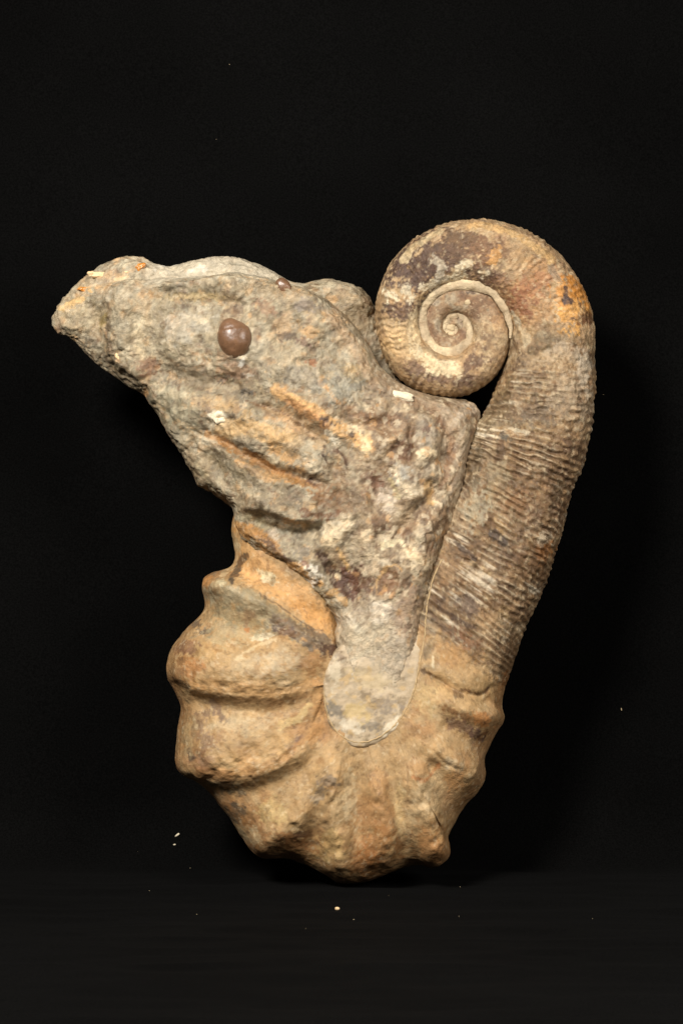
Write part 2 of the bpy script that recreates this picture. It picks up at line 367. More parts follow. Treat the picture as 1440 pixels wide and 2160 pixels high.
hook_strokes = [
 ('S', [(368, 1418), (430, 1446), (500, 1461), (580, 1464), (655, 1450)], 21, 70, 23),
 ('S', [(400, 1480), (480, 1492), (570, 1495), (650, 1482)], -5, 22, 22),
 ('E', 560, 1405, 110, 40, 2, 10),
 ('S', [(378, 1600), (440, 1626), (510, 1637), (590, 1614), (636, 1580), (655, 1540)], 21, 66, 25),
 ('S', [(440, 1660), (520, 1668), (600, 1646), (655, 1600)], -5, 22, 24),
 ('S', [(700, 1580), (650, 1690), (600, 1745), (550, 1785)], 18, 44, 32),
 ('S', [(672, 1560), (640, 1660), (560, 1720)], -7, 26, 26),
 ('S', [(712, 1590), (704, 1690), (712, 1770), (716, 1850)], 18, 26, 32),
 ('S', [(680, 1650), (665, 1740), (650, 1810)], -9, 22, 18),
 ('S', [(750, 1600), (755, 1700), (752, 1790)], -9, 18, 18),
 ('S', [(790, 1630), (808, 1700), (806, 1770), (785, 1840)], 17, 44, 28),
 ('S', [(826, 1620), (836, 1690), (846, 1770), (850, 1820)], -12, 16, 16),
 ('S', [(860, 1610), (890, 1680), (915, 1750), (926, 1815)], 20, 34, 28),
 ('S', [(900, 1600), (935, 1670), (955, 1730)], -9, 18, 18),
 ('S', [(905, 1570), (970, 1610), (1018, 1632)], 14, 24, 24), ('E', 882, 1622, 22, 16, 20, 6),
 ('S', [(920, 1530), (990, 1560), (1035, 1575)], -8, 18, 18),
 ('S', [(920, 1478), (1000, 1505), (1060, 1512)], 11, 20, 20),
 ('S', [(905, 1430), (980, 1462), (1050, 1485)], -9, 12, 12),
 ('S', [(432, 1232), (500, 1245), (580, 1292), (640, 1335), (700, 1368)], 15, 12, 48),
 ('S', [(470, 1205), (560, 1225), (640, 1275), (700, 1330)], -12, 26, 26),
 ('S', [(400, 1330), (480, 1335), (560, 1345)], -10, 26, 26),
 ('E', 445, 1236, 26, 16, 20, 10), ('E', 372, 1418, 26, 20, 0, 10), ('E', 388, 1610, 28, 24, 0, 8),
 ('E', 715, 1835, 34, 26, 0, 9), ('E', 920, 1805, 34, 24, -20, 10), ('E', 550, 1782, 30, 22, 30, 8),
 ('S', [(560, 1480), (620, 1490), (640, 1550)], -3, 40, 40),
 ('S', [(690, 1570), (680, 1500), (678, 1440)], -6, 20, 20),
 ('E', 575, 1226, 6, 6, 0, -3), ('E', 896, 1560, 5, 5, 0, -2), ('E', 560, 1408, 3, 3, 0, -2)]
hr = relief(wx, wy, n15, hook_strokes)*front*hw*1.18
# crack and break lines
crk = [('S', [(893, 1416), (930, 1440), (965, 1462), (1010, 1466), (1040, 1445), (1060, 1450)], -5, 4, 4),
       ('S', [(1040, 1446), (1052, 1480), (1056, 1500)], -4, 4, 4),
       ('S', [(916, 1585), (945, 1610), (975, 1622)], -3, 3, 5),
       ('S', [(1085, 757), (1160, 735), (1250, 725)], -3, 4, 6),
       ('S', [(500, 1245), (560, 1262), (620, 1305), (690, 1345)], -4, 3, 8)]
hr += relief(wx, wy, n15, crk)*front
V2 = V+N*disp[:, None]; V2[:, 2] += hr*0.75; V2 += N*(hr*0.3)[:, None]
V2[:, 2] = np.where(V2[:, 2] < 0, V2[:, 2]*0.95, V2[:, 2])
tubeV, tubeF = V2, F
N = vnormals(V2, F)
px, py = PX(V2[:, 0], V2[:, 1], V2[:, 2])

# colours of the shell
def mottle(C, n, lo, hi, colr, a):
    k = sst(lo, hi, n)*a; return C*(1-k[:, None])+lin(colr)*k[:, None]
q1 = fbm(V, 60, 61, 4, .6); q2 = fbm(V, 30, 62, 4, .6); q3 = fbm(V, 90, 63, 4, .55); q4 = fbm(V, 14, 64, 3, .65); q5 = fbm(V, 24, 65, 3, .6)
C = np.tile(lin(BASE), (len(V), 1)).astype(np.float32)
# hook
C = mottle(C, q1, .05, .6, PALE, .65); C = mottle(C, q3, .1, .7, OCH, .55); C = mottle(C, -q2, .25, .7, (164, 138, 100), .6)
C = mottle(C, sst(0.45, .95, Xr)*.6+q1*.5, .3, .8, (146, 104, 60), .6)
C = mottle(C, -q5, .5, .8, (140, 118, 88), .35)
# shaft
Cs = np.tile(lin((150, 127, 96)), (len(V), 1)).astype(np.float32)
Cs = Cs*(1+.20*sa2)[:, None]
Cs = mottle(Cs, q2, .0, .5, (120, 99, 74), .8); Cs = mottle(Cs, -q1, .1, .6, (166, 148, 118), .7); Cs = mottle(Cs, q5, .35, .7, (92, 76, 62), .75)
Cs = mottle(Cs, -q5, .35, .7, (186, 156, 108), .6); Cs = mottle(Cs, q4, .3, .7, (172, 160, 134), .45)
Cs = mottle(Cs, -q4, .35, .7, (96, 80, 62), .5)
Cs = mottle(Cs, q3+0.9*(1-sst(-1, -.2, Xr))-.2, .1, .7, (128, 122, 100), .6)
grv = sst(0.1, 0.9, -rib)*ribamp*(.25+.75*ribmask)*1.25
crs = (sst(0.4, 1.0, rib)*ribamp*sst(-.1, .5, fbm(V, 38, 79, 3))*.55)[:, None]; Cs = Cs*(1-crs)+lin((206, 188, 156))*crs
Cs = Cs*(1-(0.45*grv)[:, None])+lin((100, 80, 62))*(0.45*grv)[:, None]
stn = fbm(np.stack([Mx*1.0, Xr*18, V[:, 2]*.1], 1)*np.array([1, .6, 1]), 6.5, 77, 2)   # pale scrapes that run along the ribs
scr = sst(.42, .7, stn)*sst(0.0, .35, fbm(V, 80, 78, 2)+.9*np.exp(-((px-1010)/95)**2-((py-1225)/90)**2)-.05)*ribamp
Cs = Cs*(1-(.75*scr)[:, None])+lin((222, 210, 184))*(.8*scr)[:, None]
# coil
Ck = np.tile(lin((172, 144, 108)), (len(V), 1)).astype(np.float32)
Ck = mottle(Ck, q2, .0, .5, (194, 168, 128), .7); Ck = mottle(Ck, -q5, .2, .6, (128, 104, 82), .6); Ck = mottle(Ck, q4, .3, .7, (206, 184, 148), .4)
Tq = np.interp(Sx, s, np.interp(s, al[:len(tt)], tt, right=3.0)); innr = (1-sst(.93, 1.02, Tq+.05*q4))
Ci = mottle(np.tile(lin((158, 134, 106)), (len(V), 1)).astype(np.float32), q5, .0, .4, (128, 104, 84), .8); Ci = mottle(Ci, -q5, .15, .5, (178, 162, 134), .7); Ci = mottle(Ci, q4, .3, .6, (112, 88, 72), .5)
Ck = Ck*(1-innr[:, None])+Ci*innr[:, None]
Ck = Ck*.97
swc = (1-np.clip(sst(s[i_cs]-40, s[i_cs]+10, Sx+14*q5), 0, 1)); hwc = sst(s[i_sh]-22, s[i_sh]+8, Sx+26*q5)
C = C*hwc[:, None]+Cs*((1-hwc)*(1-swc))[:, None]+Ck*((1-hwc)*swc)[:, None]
x = px; y = py
nA = fbm(V, 34, 71, 3, .6); nB = fbm(V, 12, 72, 3, .65)
shell_patches = [
 # coil, dark plum mottled flank upper left
 ('E', 900, 560, 85, 58, -40, PLUM, .95, .65), ('E', 980, 530, 70, 40, 10, (112, 90, 78), .7, .8), ('E', 965, 520, 60, 40, 0, (104, 86, 74), .8, .8), ('E', 1010, 575, 38, 34, 30, PLUM, .8, .8),
 ('E', 850, 655, 40, 30, 0, PLUM, .85, .7), ('E', 880, 600, 34, 30, 0, (96, 80, 74), .8, .7), ('E', 1030, 530, 50, 35, 0, (132, 104, 80), .7, .9),
 ('E', 1060, 600, 36, 24, 50, (108, 82, 68), .75, .8), ('E', 870, 770, 50, 16, 40, (108, 88, 80), .7, .9), ('E', 935, 800, 50, 14, 5, (112, 90, 78), .7, 1.0),
 ('E', 1010, 760, 30, 20, -40, (110, 84, 70), .7, .9), ('E', 1068, 640, 16, 44, -20, (88, 64, 52), .75, .7),
 ('E', 835, 715, 38, 34, 0, (214, 178, 126), .8, .6), ('E', 850, 735, 40, 30, 0, (206, 172, 122), .5, .5),
 ('E', 830, 625, 24, 12, 20, CREAM, .8, .9), ('E', 860, 620, 20, 14, 60, CREAM, .75, .9), ('L', [(890, 610), (930, 590), (975, 585)], 9, CREAM, .8, .9),
 ('L', [(955, 590), (975, 560), (990, 555)], 10, CREAM, .85, .7), ('L', [(930, 585), (930, 560), (915, 540)], 9, (200, 186, 160), .7, .8), ('E', 1020, 576, 14, 8, 0, CREAM, .8, .7),
 ('E', 872, 690, 12, 40, 0, (220, 196, 152), .7, .6), ('L', [(880, 740), (915, 772), (955, 780)], 14, (224, 202, 160), .85, .6),
 ('E', 1110, 640, 70, 60, 20, (178, 138, 94), .55, .6), ('E', 1130, 590, 40, 55, 30, (168, 118, 82), .7, .8), ('E', 1090, 640, 26, 30, 0, (134, 92, 66), .75, .9),
 ('E', 1045, 545, 12, 20, 15, (200, 150, 88), .8, .9), ('E', 1120, 540, 40, 34, 20, (160, 132, 92), .6, .8),
 ('E', 1205, 640, 34, 50, -15, (214, 158, 80), .85, .7), ('E', 1185, 620, 26, 30, 0, (208, 146, 76), .7, .8), ('E', 1215, 610, 16, 40, -30, (196, 132, 50), .8, .7),
 ('E', 1196, 633, 12, 7, 20, (86, 70, 66), .9, .9), ('E', 1192, 618, 5, 16, 0, (86, 70, 66), .85, .9), ('E', 1230, 672, 18, 14, 30, (104, 72, 44), .9, .8), ('E', 1222, 640, 4, 14, -20, (92, 68, 50), .85, .9),
 ('E', 1207, 672, 8, 4, 0, (92, 74, 66), .8, .9), ('L', [(1160, 560), (1176, 590)], 6, (150, 136, 116), .7, .6), ('E', 1150, 542, 26, 8, 20, (104, 84, 58), .6, .9),
 ('E', 960, 500, 26, 18, 0, (118, 96, 70), .6, .9), ('L', [(990, 478), (1040, 480), (1100, 500), (1160, 545)], 9, (200, 162, 106), .7, .5),
 ('L', [(850, 545), (880, 515), (930, 487)], 7, (206, 182, 138), .7, .6),
 ('E', 1110, 730, 60, 18, -5, (140, 118, 90), .6, .9), ('E', 1190, 745, 50, 20, 0, (190, 170, 142), .6, .8), ('L', [(1080, 660), (1098, 690), (1110, 720)], 6, (176, 166, 140), .7, .9),
 ('E', 1150, 760, 80, 18, 0, (182, 154, 116), .5, .8), ('E', 1100, 705, 26, 14, 0, (190, 160, 116), .5, .8), ('E', 1235, 780, 18, 50, 0, (190, 174, 150), .7, .5), ('E', 1200, 840, 50, 50, 0, (172, 154, 128), .5, .7),
 # shaft
 ('E', 1130, 870, 46, 26, 5, (118, 108, 96), .6, .7), ('E', 1070, 850, 26, 60, 8, (122, 110, 86), .6, .8), ('E', 1062, 918, 14, 12, 0, (90, 90, 84), .8, .6),
 ('L', [(1075, 905), (1115, 913)], 4, (206, 192, 162), .8, .6), ('E', 1050, 1030, 30, 50, 10, (168, 156, 126), .5, 1.), ('E', 1010, 1070, 26, 40, 10, (170, 162, 136), .6, 1.), ('E', 1000, 980, 14, 50, 15, (104, 94, 74), .6, .7),  # last patch paints the matrix's cast shadow on the shaft's left edge
 ('L', [(1040, 1125), (1065, 1145)], 9, (98, 92, 90), .8, .6), ('L', [(960, 1145), (1005, 1180)], 5, (90, 78, 70), .8, .7), ('E', 1150, 1165, 18, 24, 20, (178, 120, 58), .7, .8),
 ('E', 1145, 1135, 14, 12, 0, (204, 188, 158), .7, 1.), ('E', 1090, 1060, 50, 30, 25, (150, 118, 84), .6, .8), ('E', 1150, 1060, 30, 50, 20, (96, 74, 54), .6, .8), ('E', 1130, 1190, 34, 40, 20, (110, 84, 56), .6, .8),
 ('E', 985, 1275, 28, 20, 30, (112, 98, 88), .85, .5), ('L', [(925, 1280), (960, 1305), (1000, 1325)], 5, (88, 72, 60), .8, .6), ('L', [(905, 1290), (940, 1330), (975, 1352)], 5, (100, 82, 66), .7, .7),
 ('E', 1035, 1310, 30, 30, 20, (176, 146, 106), .7, .6), ('E', 950, 1385, 50, 26, 20, (176, 138, 86), .7, .9), ('E', 905, 1375, 12, 26, 10, (128, 116, 92), .7, .7), ('E', 1075, 1385, 20, 50, 15, (112, 90, 62), .7, .8),
 ('L', [(915, 1385), (914, 1405)], 3, (222, 206, 170), .8, .4), ('E', 980, 1345, 30, 14, 30, (150, 110, 80), .6, .9), ('E', 1070, 1440, 14, 20, 0, (150, 104, 54), .7, .8),
 # break between shaft and hook
 ('L', [(893, 1416), (930, 1440), (965, 1465)], 6, (92, 72, 54), .8, .8), ('E', 1020, 1450, 28, 28, 20, (166, 138, 94), .8, .5), ('L', [(970, 1455), (1012, 1464), (1030, 1450)], 3, (96, 72, 50), .8, .5),
 ('E', 935, 1440, 30, 30, 20, (190, 156, 106), .5, .5), ('E', 900, 1470, 30, 40, 10, (192, 164, 112), .6, .5),
 ('L', [(930, 1490), (985, 1515), (1010, 1530)], 6, (140, 104, 66), .7, .9), ('E', 975, 1535, 34, 14, 25, (124, 98, 84), .75, .8), ('E', 1000, 1552, 16, 12, 40, (116, 96, 92), .8, .7), ('E', 1020, 1520, 26, 12, 20, (192, 132, 70), .8, .8), ('L', [(1000, 1560), (1030, 1545)], 4, (90, 60, 44), .8, .8),
 # hook stains; the shade in the groove under the first rib is painted too
 ('E', 880, 1622, 26, 16, 20, (180, 140, 92), .6, .7), ('L', [(870, 1640), (900, 1645), (925, 1612)], 4, (176, 118, 68), .7, .8), ('E', 955, 1615, 22, 14, 30, (196, 174, 138), .6, .6), ('E', 965, 1650, 26, 20, 30, (190, 140, 84), .6, .8),
 ('E', 690, 1652, 20, 15, 20, (132, 120, 106), .8, .7), ('E', 672, 1680, 18, 12, -30, (146, 132, 114), .7, .9),
 ('E', 800, 1680, 22, 60, -8, (178, 138, 90), .7, .6), ('E', 795, 1780, 40, 40, 0, (160, 116, 66), .75, .8), ('E', 770, 1820, 40, 26, 0, (168, 112, 58), .6, .8), ('E', 835, 1660, 10, 40, -5, (166, 140, 100), .4, .8),
 ('E', 738, 1690, 14, 60, -5, (206, 184, 144), .6, .5), ('E', 842, 1710, 12, 50, -5, (202, 174, 122), .6, .5), ('E', 905, 1780, 40, 44, -20, (168, 124, 74), .7, .6), ('E', 930, 1800, 20, 16, 0, (172, 124, 74), .5, .5),
 ('E', 700, 1790, 36, 28, 10, (198, 164, 104), .6, .8), ('E', 610, 1775, 50, 16, 15, (150, 104, 58), .7, .7), ('L', [(625, 1762), (650, 1758)], 6, (96, 70, 52), .7, .9), ('E', 570, 1720, 26, 30, 30, (200, 172, 112), .5, .7),
 ('E', 495, 1715, 18, 28, -30, (92, 84, 72), .85, .7), ('E', 520, 1765, 20, 28, -35, (168, 152, 118), .7, .6), ('E', 475, 1660, 30, 12, 20, (120, 112, 94), .7, .9), ('E', 540, 1765, 12, 26, -20, (186, 166, 128), .6, .7),
 ('E', 625, 1568, 17, 12, -50, (108, 88, 82), .9, .5), ('E', 612, 1580, 10, 10, 0, (116, 96, 90), .8, .6), ('E', 415, 1600, 22, 26, -10, (132, 98, 66), .7, .7), ('L', [(398, 1582), (405, 1600)], 6, (80, 66, 58), .85, .5),
 ('E', 435, 1560, 34, 24, 20, (142, 120, 104), .7, .7), ('E', 420, 1520, 20, 28, 10, (120, 100, 84), .7, .8), ('L', [(447, 1480), (470, 1518)], 9, (116, 100, 92), .75, .6), ('E', 440, 1605, 22, 16, 0, (150, 118, 92), .6, .8),
 ('L', [(470, 1612), (540, 1600), (600, 1560)], 26, (198, 160, 106), .5, .5), ('L', [(450, 1626), (520, 1630), (600, 1598), (645, 1560)], 10, (176, 134, 82), .6, .5), ('L', [(420, 1630), (480, 1640)], 10, (150, 108, 64), .5, .7),
 ('L', [(430, 1440), (520, 1456), (600, 1462), (660, 1440)], 13, (178, 138, 86), .6, .5), ('L', [(500, 1475), (600, 1480), (650, 1465)], 7, (150, 114, 72), .45, .4), ('E', 530, 1400, 26, 50, 80, (196, 172, 134), .55, .6), ('E', 590, 1395, 50, 26, 0, (192, 172, 140), .6, .6),
 ('E', 440, 1380, 60, 26, 10, (176, 144, 94), .6, .6), ('E', 400, 1410, 36, 22, 20, (170, 118, 62), .7, .7), ('E', 375, 1415, 18, 26, 0, (120, 94, 62), .7, .8), ('E', 405, 1445, 30, 12, 20, (196, 148, 90), .7, .7), ('L', [(370, 1435), (395, 1450)], 7, (84, 72, 58), .7, .8),
 ('E', 395, 1365, 24, 12, -10, (120, 88, 72), .7, .9), ('E', 433, 1332, 16, 10, 0, (96, 88, 82), .85, .8), ('E', 415, 1315, 12, 8, -50, (96, 84, 74), .8, .8), ('E', 555, 1343, 26, 9, -8, (212, 200, 170), .8, .7),
 ('L', [(500, 1390), (540, 1365), (580, 1350)], 5, (214, 192, 150), .6, .7), ('E', 490, 1330, 60, 30, 0, (174, 160, 124), .5, .6), ('E', 400, 1545, 16, 50, 0, (160, 140, 102), .6, .6),
 ('E', 660, 1400, 26, 30, 0, (166, 122, 72), .6, .6), ('L', [(670, 1440), (672, 1520), (660, 1560)], 16, (186, 142, 86), .6, .5), ('E', 520, 1530, 90, 20, -5, (192, 168, 130), .5, .5), ('L', [(590, 1530), (630, 1515), (650, 1490)], 8, (206, 178, 120), .6, .6),
 # orange smooth band, grey band over it
 ('L', [(500, 1180), (560, 1215), (620, 1260), (680, 1305)], 36, (202, 156, 98), .95, .35), ('E', 650, 1290, 50, 22, 30, (206, 152, 84), .8, .5), ('E', 560, 1215, 26, 10, 30, (216, 200, 160), .8, .7),
 ('L', [(450, 1250), (520, 1270), (570, 1300), (620, 1330)], 26, (148, 140, 116), .85, .5), ('L', [(470, 1290), (540, 1310)], 24, (156, 146, 116), .6, .6), ('L', [(585, 1310), (640, 1340), (695, 1366)], 17, (126, 116, 104), .9, .6), ('E', 600, 1330, 22, 12, 20, (98, 84, 80), .8, .9), ('E', 700, 1372, 26, 12, 10, (84, 62, 50), .9, .7),
 ('L', [(545, 1252), (600, 1285), (660, 1330)], 2.5, (110, 96, 78), .7, .5), ('E', 525, 1300, 20, 18, 0, (150, 124, 94), .7, .8), ('E', 522, 1328, 7, 7, 0, (180, 124, 70), .8, .6),
 ('L', [(490, 1222), (503, 1195), (514, 1175)], 8, (84, 78, 70), .9, .4), ('E', 435, 1222, 14, 18, 0, (196, 140, 76), .8, .5), ('E', 460, 1232, 18, 9, -20, (204, 190, 152), .8, .6), ('L', [(440, 1208), (475, 1200)], 6, (128, 116, 98), .7, .7),
 ('E', 490, 1150, 10, 36, 0, (164, 148, 110), .6, .6), ('L', [(498, 1150), (498, 1180), (470, 1212)], 6, (196, 170, 126), .7, .6), ('L', [(500, 1115), (545, 1140), (590, 1165)], 13, (182, 136, 74), .8, .6),
 ('E', 896, 1560, 8, 8, 0, (164, 134, 94), .5, .2), ('E', 575, 1226, 7, 7, 0, (150, 134, 104), .7, .2)]
wpx = x+4*nA; wpy = y+4*nB
fr = np.clip(N[:, 2]*3+0.6, 0, 1); nC = fbm(V, 5.5, 73, 2, .7)
Cp = paint(C.copy(), wpx, wpy, nA, nB, shell_patches, nC)
C = C*(1-fr[:, None])+Cp*fr[:, None]
C = C*(1+(.30-.12*hwc)*fbm(V, 8, 74, 3, .9)+.12*fbm(V, 40, 75, 2))[:, None]*(1+np.stack([.05*nB, 0*nB, -.07*nB], 1))
dull = .93-.03*(1-hwc); C = C*dull[:, None]; lum = C.mean(1, keepdims=True); C = C+(.07*hwc)[:, None]*(lum-C); C = C*(1+.04*hwc)[:, None]; C = C*(1+hwc[:, None]*np.array([.02, 0, -.06]))
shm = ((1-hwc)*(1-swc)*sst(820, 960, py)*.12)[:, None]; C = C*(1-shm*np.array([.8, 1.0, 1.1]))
gr = (sst(.15, .6, fbm(V, 26, 91, 4, .7)+.55*sst(.5, 1, Xr)-.15)*hwc*.45)[:, None]; C = C*(1-gr)+lin((134, 100, 60))*gr
gd = (sst(.42, .7, fbm(V, 9, 92, 3, .7))*.4)[:, None]; C = C*(1-gd)+lin((96, 76, 56))*gd
gp = (sst(.45, .75, -fbm(V, 10, 93, 3, .7))*.35)[:, None]; C = C*(1-gp)+lin((214, 194, 156))*gp
tubeC = np.clip(C, 0.01, 0.95)
def tube_part(name, a, b, mat, cap0=False, cap1=False):
    vs = slice(a*NT, (b+1)*NT); nr_ = b-a
    rI = np.arange(nr_*NT); r, c = rI//NT, rI % NT; c2 = (c+1) % NT
    Fl = np.stack([r*NT+c, (r+1)*NT+c, (r+1)*NT+c2, r*NT+c2], 1)
    if flip: Fl = Fl[:, ::-1]
    o = link_mesh(name, tubeV[vs], Fl, mat, fossil, tubeC[vs])
    Nn = N[vs]; Nw = np.stack([Nn[:, 0], -Nn[:, 2], -Nn[:, 1]], 1)
    o.data.normals_split_custom_set_from_vertices(Nw.tolist())
    return o
flip = (tubeF[0, 1] != NT)
tube_part('coil', 0, i_cs, M_shell)
tube_part('shaft', i_cs, i_sh, M_shell)
tube_part('hook', i_sh, nr-1, M_hook)

# height map of everything built so far (d for a photo position), used to set embedded pieces
GS = 4; GH = np.full((2160//GS, 1440//GS), -1e4, np.float32)
def add_height(V):
    a, b = PX(V[:, 0], V[:, 1], V[:, 2]); i = np.clip((b/GS).astype(int), 0, GH.shape[0]-1); j = np.clip((a/GS).astype(int), 0, GH.shape[1]-1)
    np.maximum.at(GH, (i, j), V[:, 2])
def dep(pu, pv):
    i, j = int(pv/GS), int(pu/GS); w = GH[max(i-1, 0):i+2, max(j-1, 0):j+2]; w = w[w > -9e3]
    return float(np.median(w)) if len(w) else 0.0
def unproj(pu, pv, d):
    f = (DIST-d)/DIST; return CU+(pu-CU)*f, CV+(pv-CV)*f
add_height(tubeV[::1])

# ------------------------------------------------------------------ pale spiral seam of the coil
def sweep(path, rad, n=10, flatten=1.0):
    path = np.asarray(path, float); rad = np.broadcast_to(rad, (len(path),))
    T = np.gradient(path, axis=0); T /= np.maximum(np.linalg.norm(T, axis=1, keepdims=True), 1e-9)
    B = np.tile([0, 0, 1.0], (len(path), 1)); Nn = np.cross(B, T); Nn /= np.maximum(np.linalg.norm(Nn, axis=1, keepdims=True), 1e-9); B = np.cross(T, Nn)
    a = np.linspace(0, 2*np.pi, n, endpoint=False)
    V = path[:, None, :]+rad[:, None, None]*(np.cos(a)[None, :, None]*Nn[:, None, :]+flatten*np.sin(a)[None, :, None]*B[:, None, :])
    m = len(path); V = V.reshape(-1, 3); q = np.arange((m-1)*n); r, c = q//n, q % n; c2 = (c+1) % n
    return V, np.stack([r*n+c, (r+1)*n+c, (r+1)*n+c2, r*n+c2], 1)
T_ = np.arange(-1.1, 1.04, 1/150.)
r_ = np.array([np.mean(rout(t+np.linspace(-.06, .06, 7))) for t in T_])-3
hI = np.interp(T_, [-1.2, -.5, 0, .5, 1, 1.5, 2], [16, 24, 34, 44, 60, 76, 92]); hO = np.interp(T_+1, [-1.2, -.5, 0, .5, 1, 1.5, 2], [16, 24, 34, 44, 60, 76, 92])
RS = np.interp(T_, [-1.1, -.6, 0, .4, .85, 1.04], [9, 12, 13, 14, 12, 4]); r_ = r_+1.6*np.sin(T_*23)+1.2*np.sin(T_*57+1); dS = hI+4.0-RS*.55-8*sst(.8, 1.04, T_)
pth = np.stack([CO[0]+r_*np.cos(2*np.pi*T_), CO[1]+r_*np.sin(2*np.pi*T_), dS], 1)
Vs, Fs = sweep(pth, RS, 30, 0.62)
Vs = Vs+(vnormals(Vs, Fs).T*(1.8*fbm(Vs, 12, 88, 3)+2.2*fbm(Vs, 35, 89, 2))).T
Cx = np.tile(lin((182, 162, 130)), (len(Vs), 1)); Cx = mottle(Cx, fbm(Vs, 40, 90, 3), .0, .5, (216, 196, 158), .8); Cx = mottle(Cx, -fbm(Vs, 18, 91, 3), .25, .7, (164, 142, 112), .5)
link_mesh('coil_seam', Vs, Fs, M_shell, fossil, np.clip(Cx, 0, 1))

# ------------------------------------------------------------------ rock matrix: closed implicit solids
def poly_sdf(U, Vv, poly):
    p = np.asarray(poly, float); x = U.ravel(); y = Vv.ravel(); best = np.full(x.shape, 1e18); ins = np.zeros(x.shape, bool)
    n = len(p)
    for i in range(n):
        ax, ay = p[i]; bx, by = p[(i+1) % n]; dx, dy = bx-ax, by-ay
        t = np.clip(((x-ax)*dx+(y-ay)*dy)/(dx*dx+dy*dy+1e-9), 0, 1)
        best = np.minimum(best, (x-ax-t*dx)**2+(y-ay-t*dy)**2)
        cnd = ((ay > y) != (by > y)) & (x < dx*(y-ay)/(dy+1e-12)+ax); ins ^= cnd
    d = np.sqrt(best); return np.where(ins, d, -d).reshape(U.shape)
def field_interp(U, Vv, pts, pw=2.6):
    p = np.asarray(pts, float); num = 0; den = 0
    for a, b, h in p:
        w = 1.0/((U-a)**2+(Vv-b)**2+900)**(pw/2); num = num+w*h; den = den+w
    return num/den
def surface_nets(Fd, org, h):
    """Fd positive inside"""
    sg = Fd > 0; nx, ny, nz = Fd.shape
    cnt = np.zeros((nx-1, ny-1, nz-1), np.int8)
    for a in (0, 1):
        for b in (0, 1):
            for c in (0, 1): cnt += sg[a:nx-1+a, b:ny-1+b, c:nz-1+c]
    act = (cnt > 0) & (cnt < 8); I, J, Kk = np.where(act)
    idx = np.full(act.shape, -1, np.int32); idx[I, J, Kk] = np.arange(len(I))
    acc = np.zeros((len(I), 3)); num = np.zeros(len(I))
    cor = [(a, b, c) for a in (0, 1) for b in (0, 1) for c in (0, 1)]
    val = {q: Fd[I+q[0], J+q[1], Kk+q[2]].astype(float) for q in cor}
    for q in cor:
        for ax in range(3):
            if q[ax] == 0:
                w = list(q); w[ax] = 1; w = tuple(w); f0, f1 = val[q], val[w]; m = (f0 > 0) != (f1 > 0)
                t = np.where(m, f0/(np.where(m, f0-f1, 1)), 0); P = np.tile(np.array(q, float), (len(I), 1)); P[:, ax] += t
                acc += P*m[:, None]; num += m
    V = (np.stack([I, J, Kk], 1)+acc/np.maximum(num, 1)[:, None])*h+org
    quads = []
    for ax in range(3):
        sl0 = [slice(1, -1)]*3; sl1 = [slice(1, -1)]*3; sl0[ax] = slice(0, -1); sl1[ax] = slice(1, None)
        a0 = sg[tuple(sl0)]; a1 = sg[tuple(sl1)]; E = np.array(np.where(a0 != a1)).T
        off = np.ones(3, int); off[ax] = 0; E = E+off; inside0 = sg[E[:, 0], E[:, 1], E[:, 2]]
        b, c = [(1, 2), (2, 0), (0, 1)][ax]; eb = np.zeros(3, int); eb[b] = 1; ec = np.zeros(3, int); ec[c] = 1
        g = lambda D: idx[D[:, 0], D[:, 1], D[:, 2]]
        q = np.stack([g(E-eb-ec), g(E-ec), g(E), g(E-eb)], 1); q[~inside0] = q[~inside0][:, ::-1]; quads.append(q)
    Q = np.vstack(quads); Q = Q[(Q >= 0).all(1)]; return V, Q
polyA = [(106, 668), (118, 650), (140, 632), (175, 612), (215, 598), (260, 590), (310, 592), (350, 588), (395, 590), (440, 587), (480, 582), (505, 580), (550, 588), (600, 600),
 (640, 612), (690, 633), (725, 662), (755, 695), (780, 735), (803, 776), (832, 802), (870, 822), (910, 835), (975, 841), (980, 842), (1000, 851), (1012, 868), (1014, 882),
 (1014, 908), (1000, 940), (990, 985), (980, 1030), (964, 1090), (945, 1145), (925, 1195), (905, 1250), (897, 1300), (893, 1345), (872, 1440), (840, 1490), (780, 1520), (720, 1490), (702, 1420), (703, 1368),
 (700, 1330), (706, 1312), (690, 1284), (645, 1238), (588, 1196), (532, 1166), (504, 1138), (496, 1110), (492, 1074), (470, 1056), (442, 1036), (416, 1026), (402, 992), (386, 962), (352, 916), (336, 880), (318, 856),
 (305, 835), (270, 815), (236, 791), (216, 776), (200, 766), (180, 746), (162, 727), (142, 711), (122, 706), (110, 688)]
polyB = [(112, 664), (116, 645), (136, 624), (150, 605), (180, 578), (205, 560), (235, 546), (262, 538), (300, 538), (322, 554), (360, 560), (400, 548), (450, 538), (500, 540), (545, 552), (590, 575),
 (612, 588), (640, 592), (665, 585), (690, 582), (735, 592), (765, 600), (785, 625), (797, 652), (812, 700), (835, 790), (900, 850), (960, 900), (700, 960), (500, 760), (300, 700), (200, 690)]
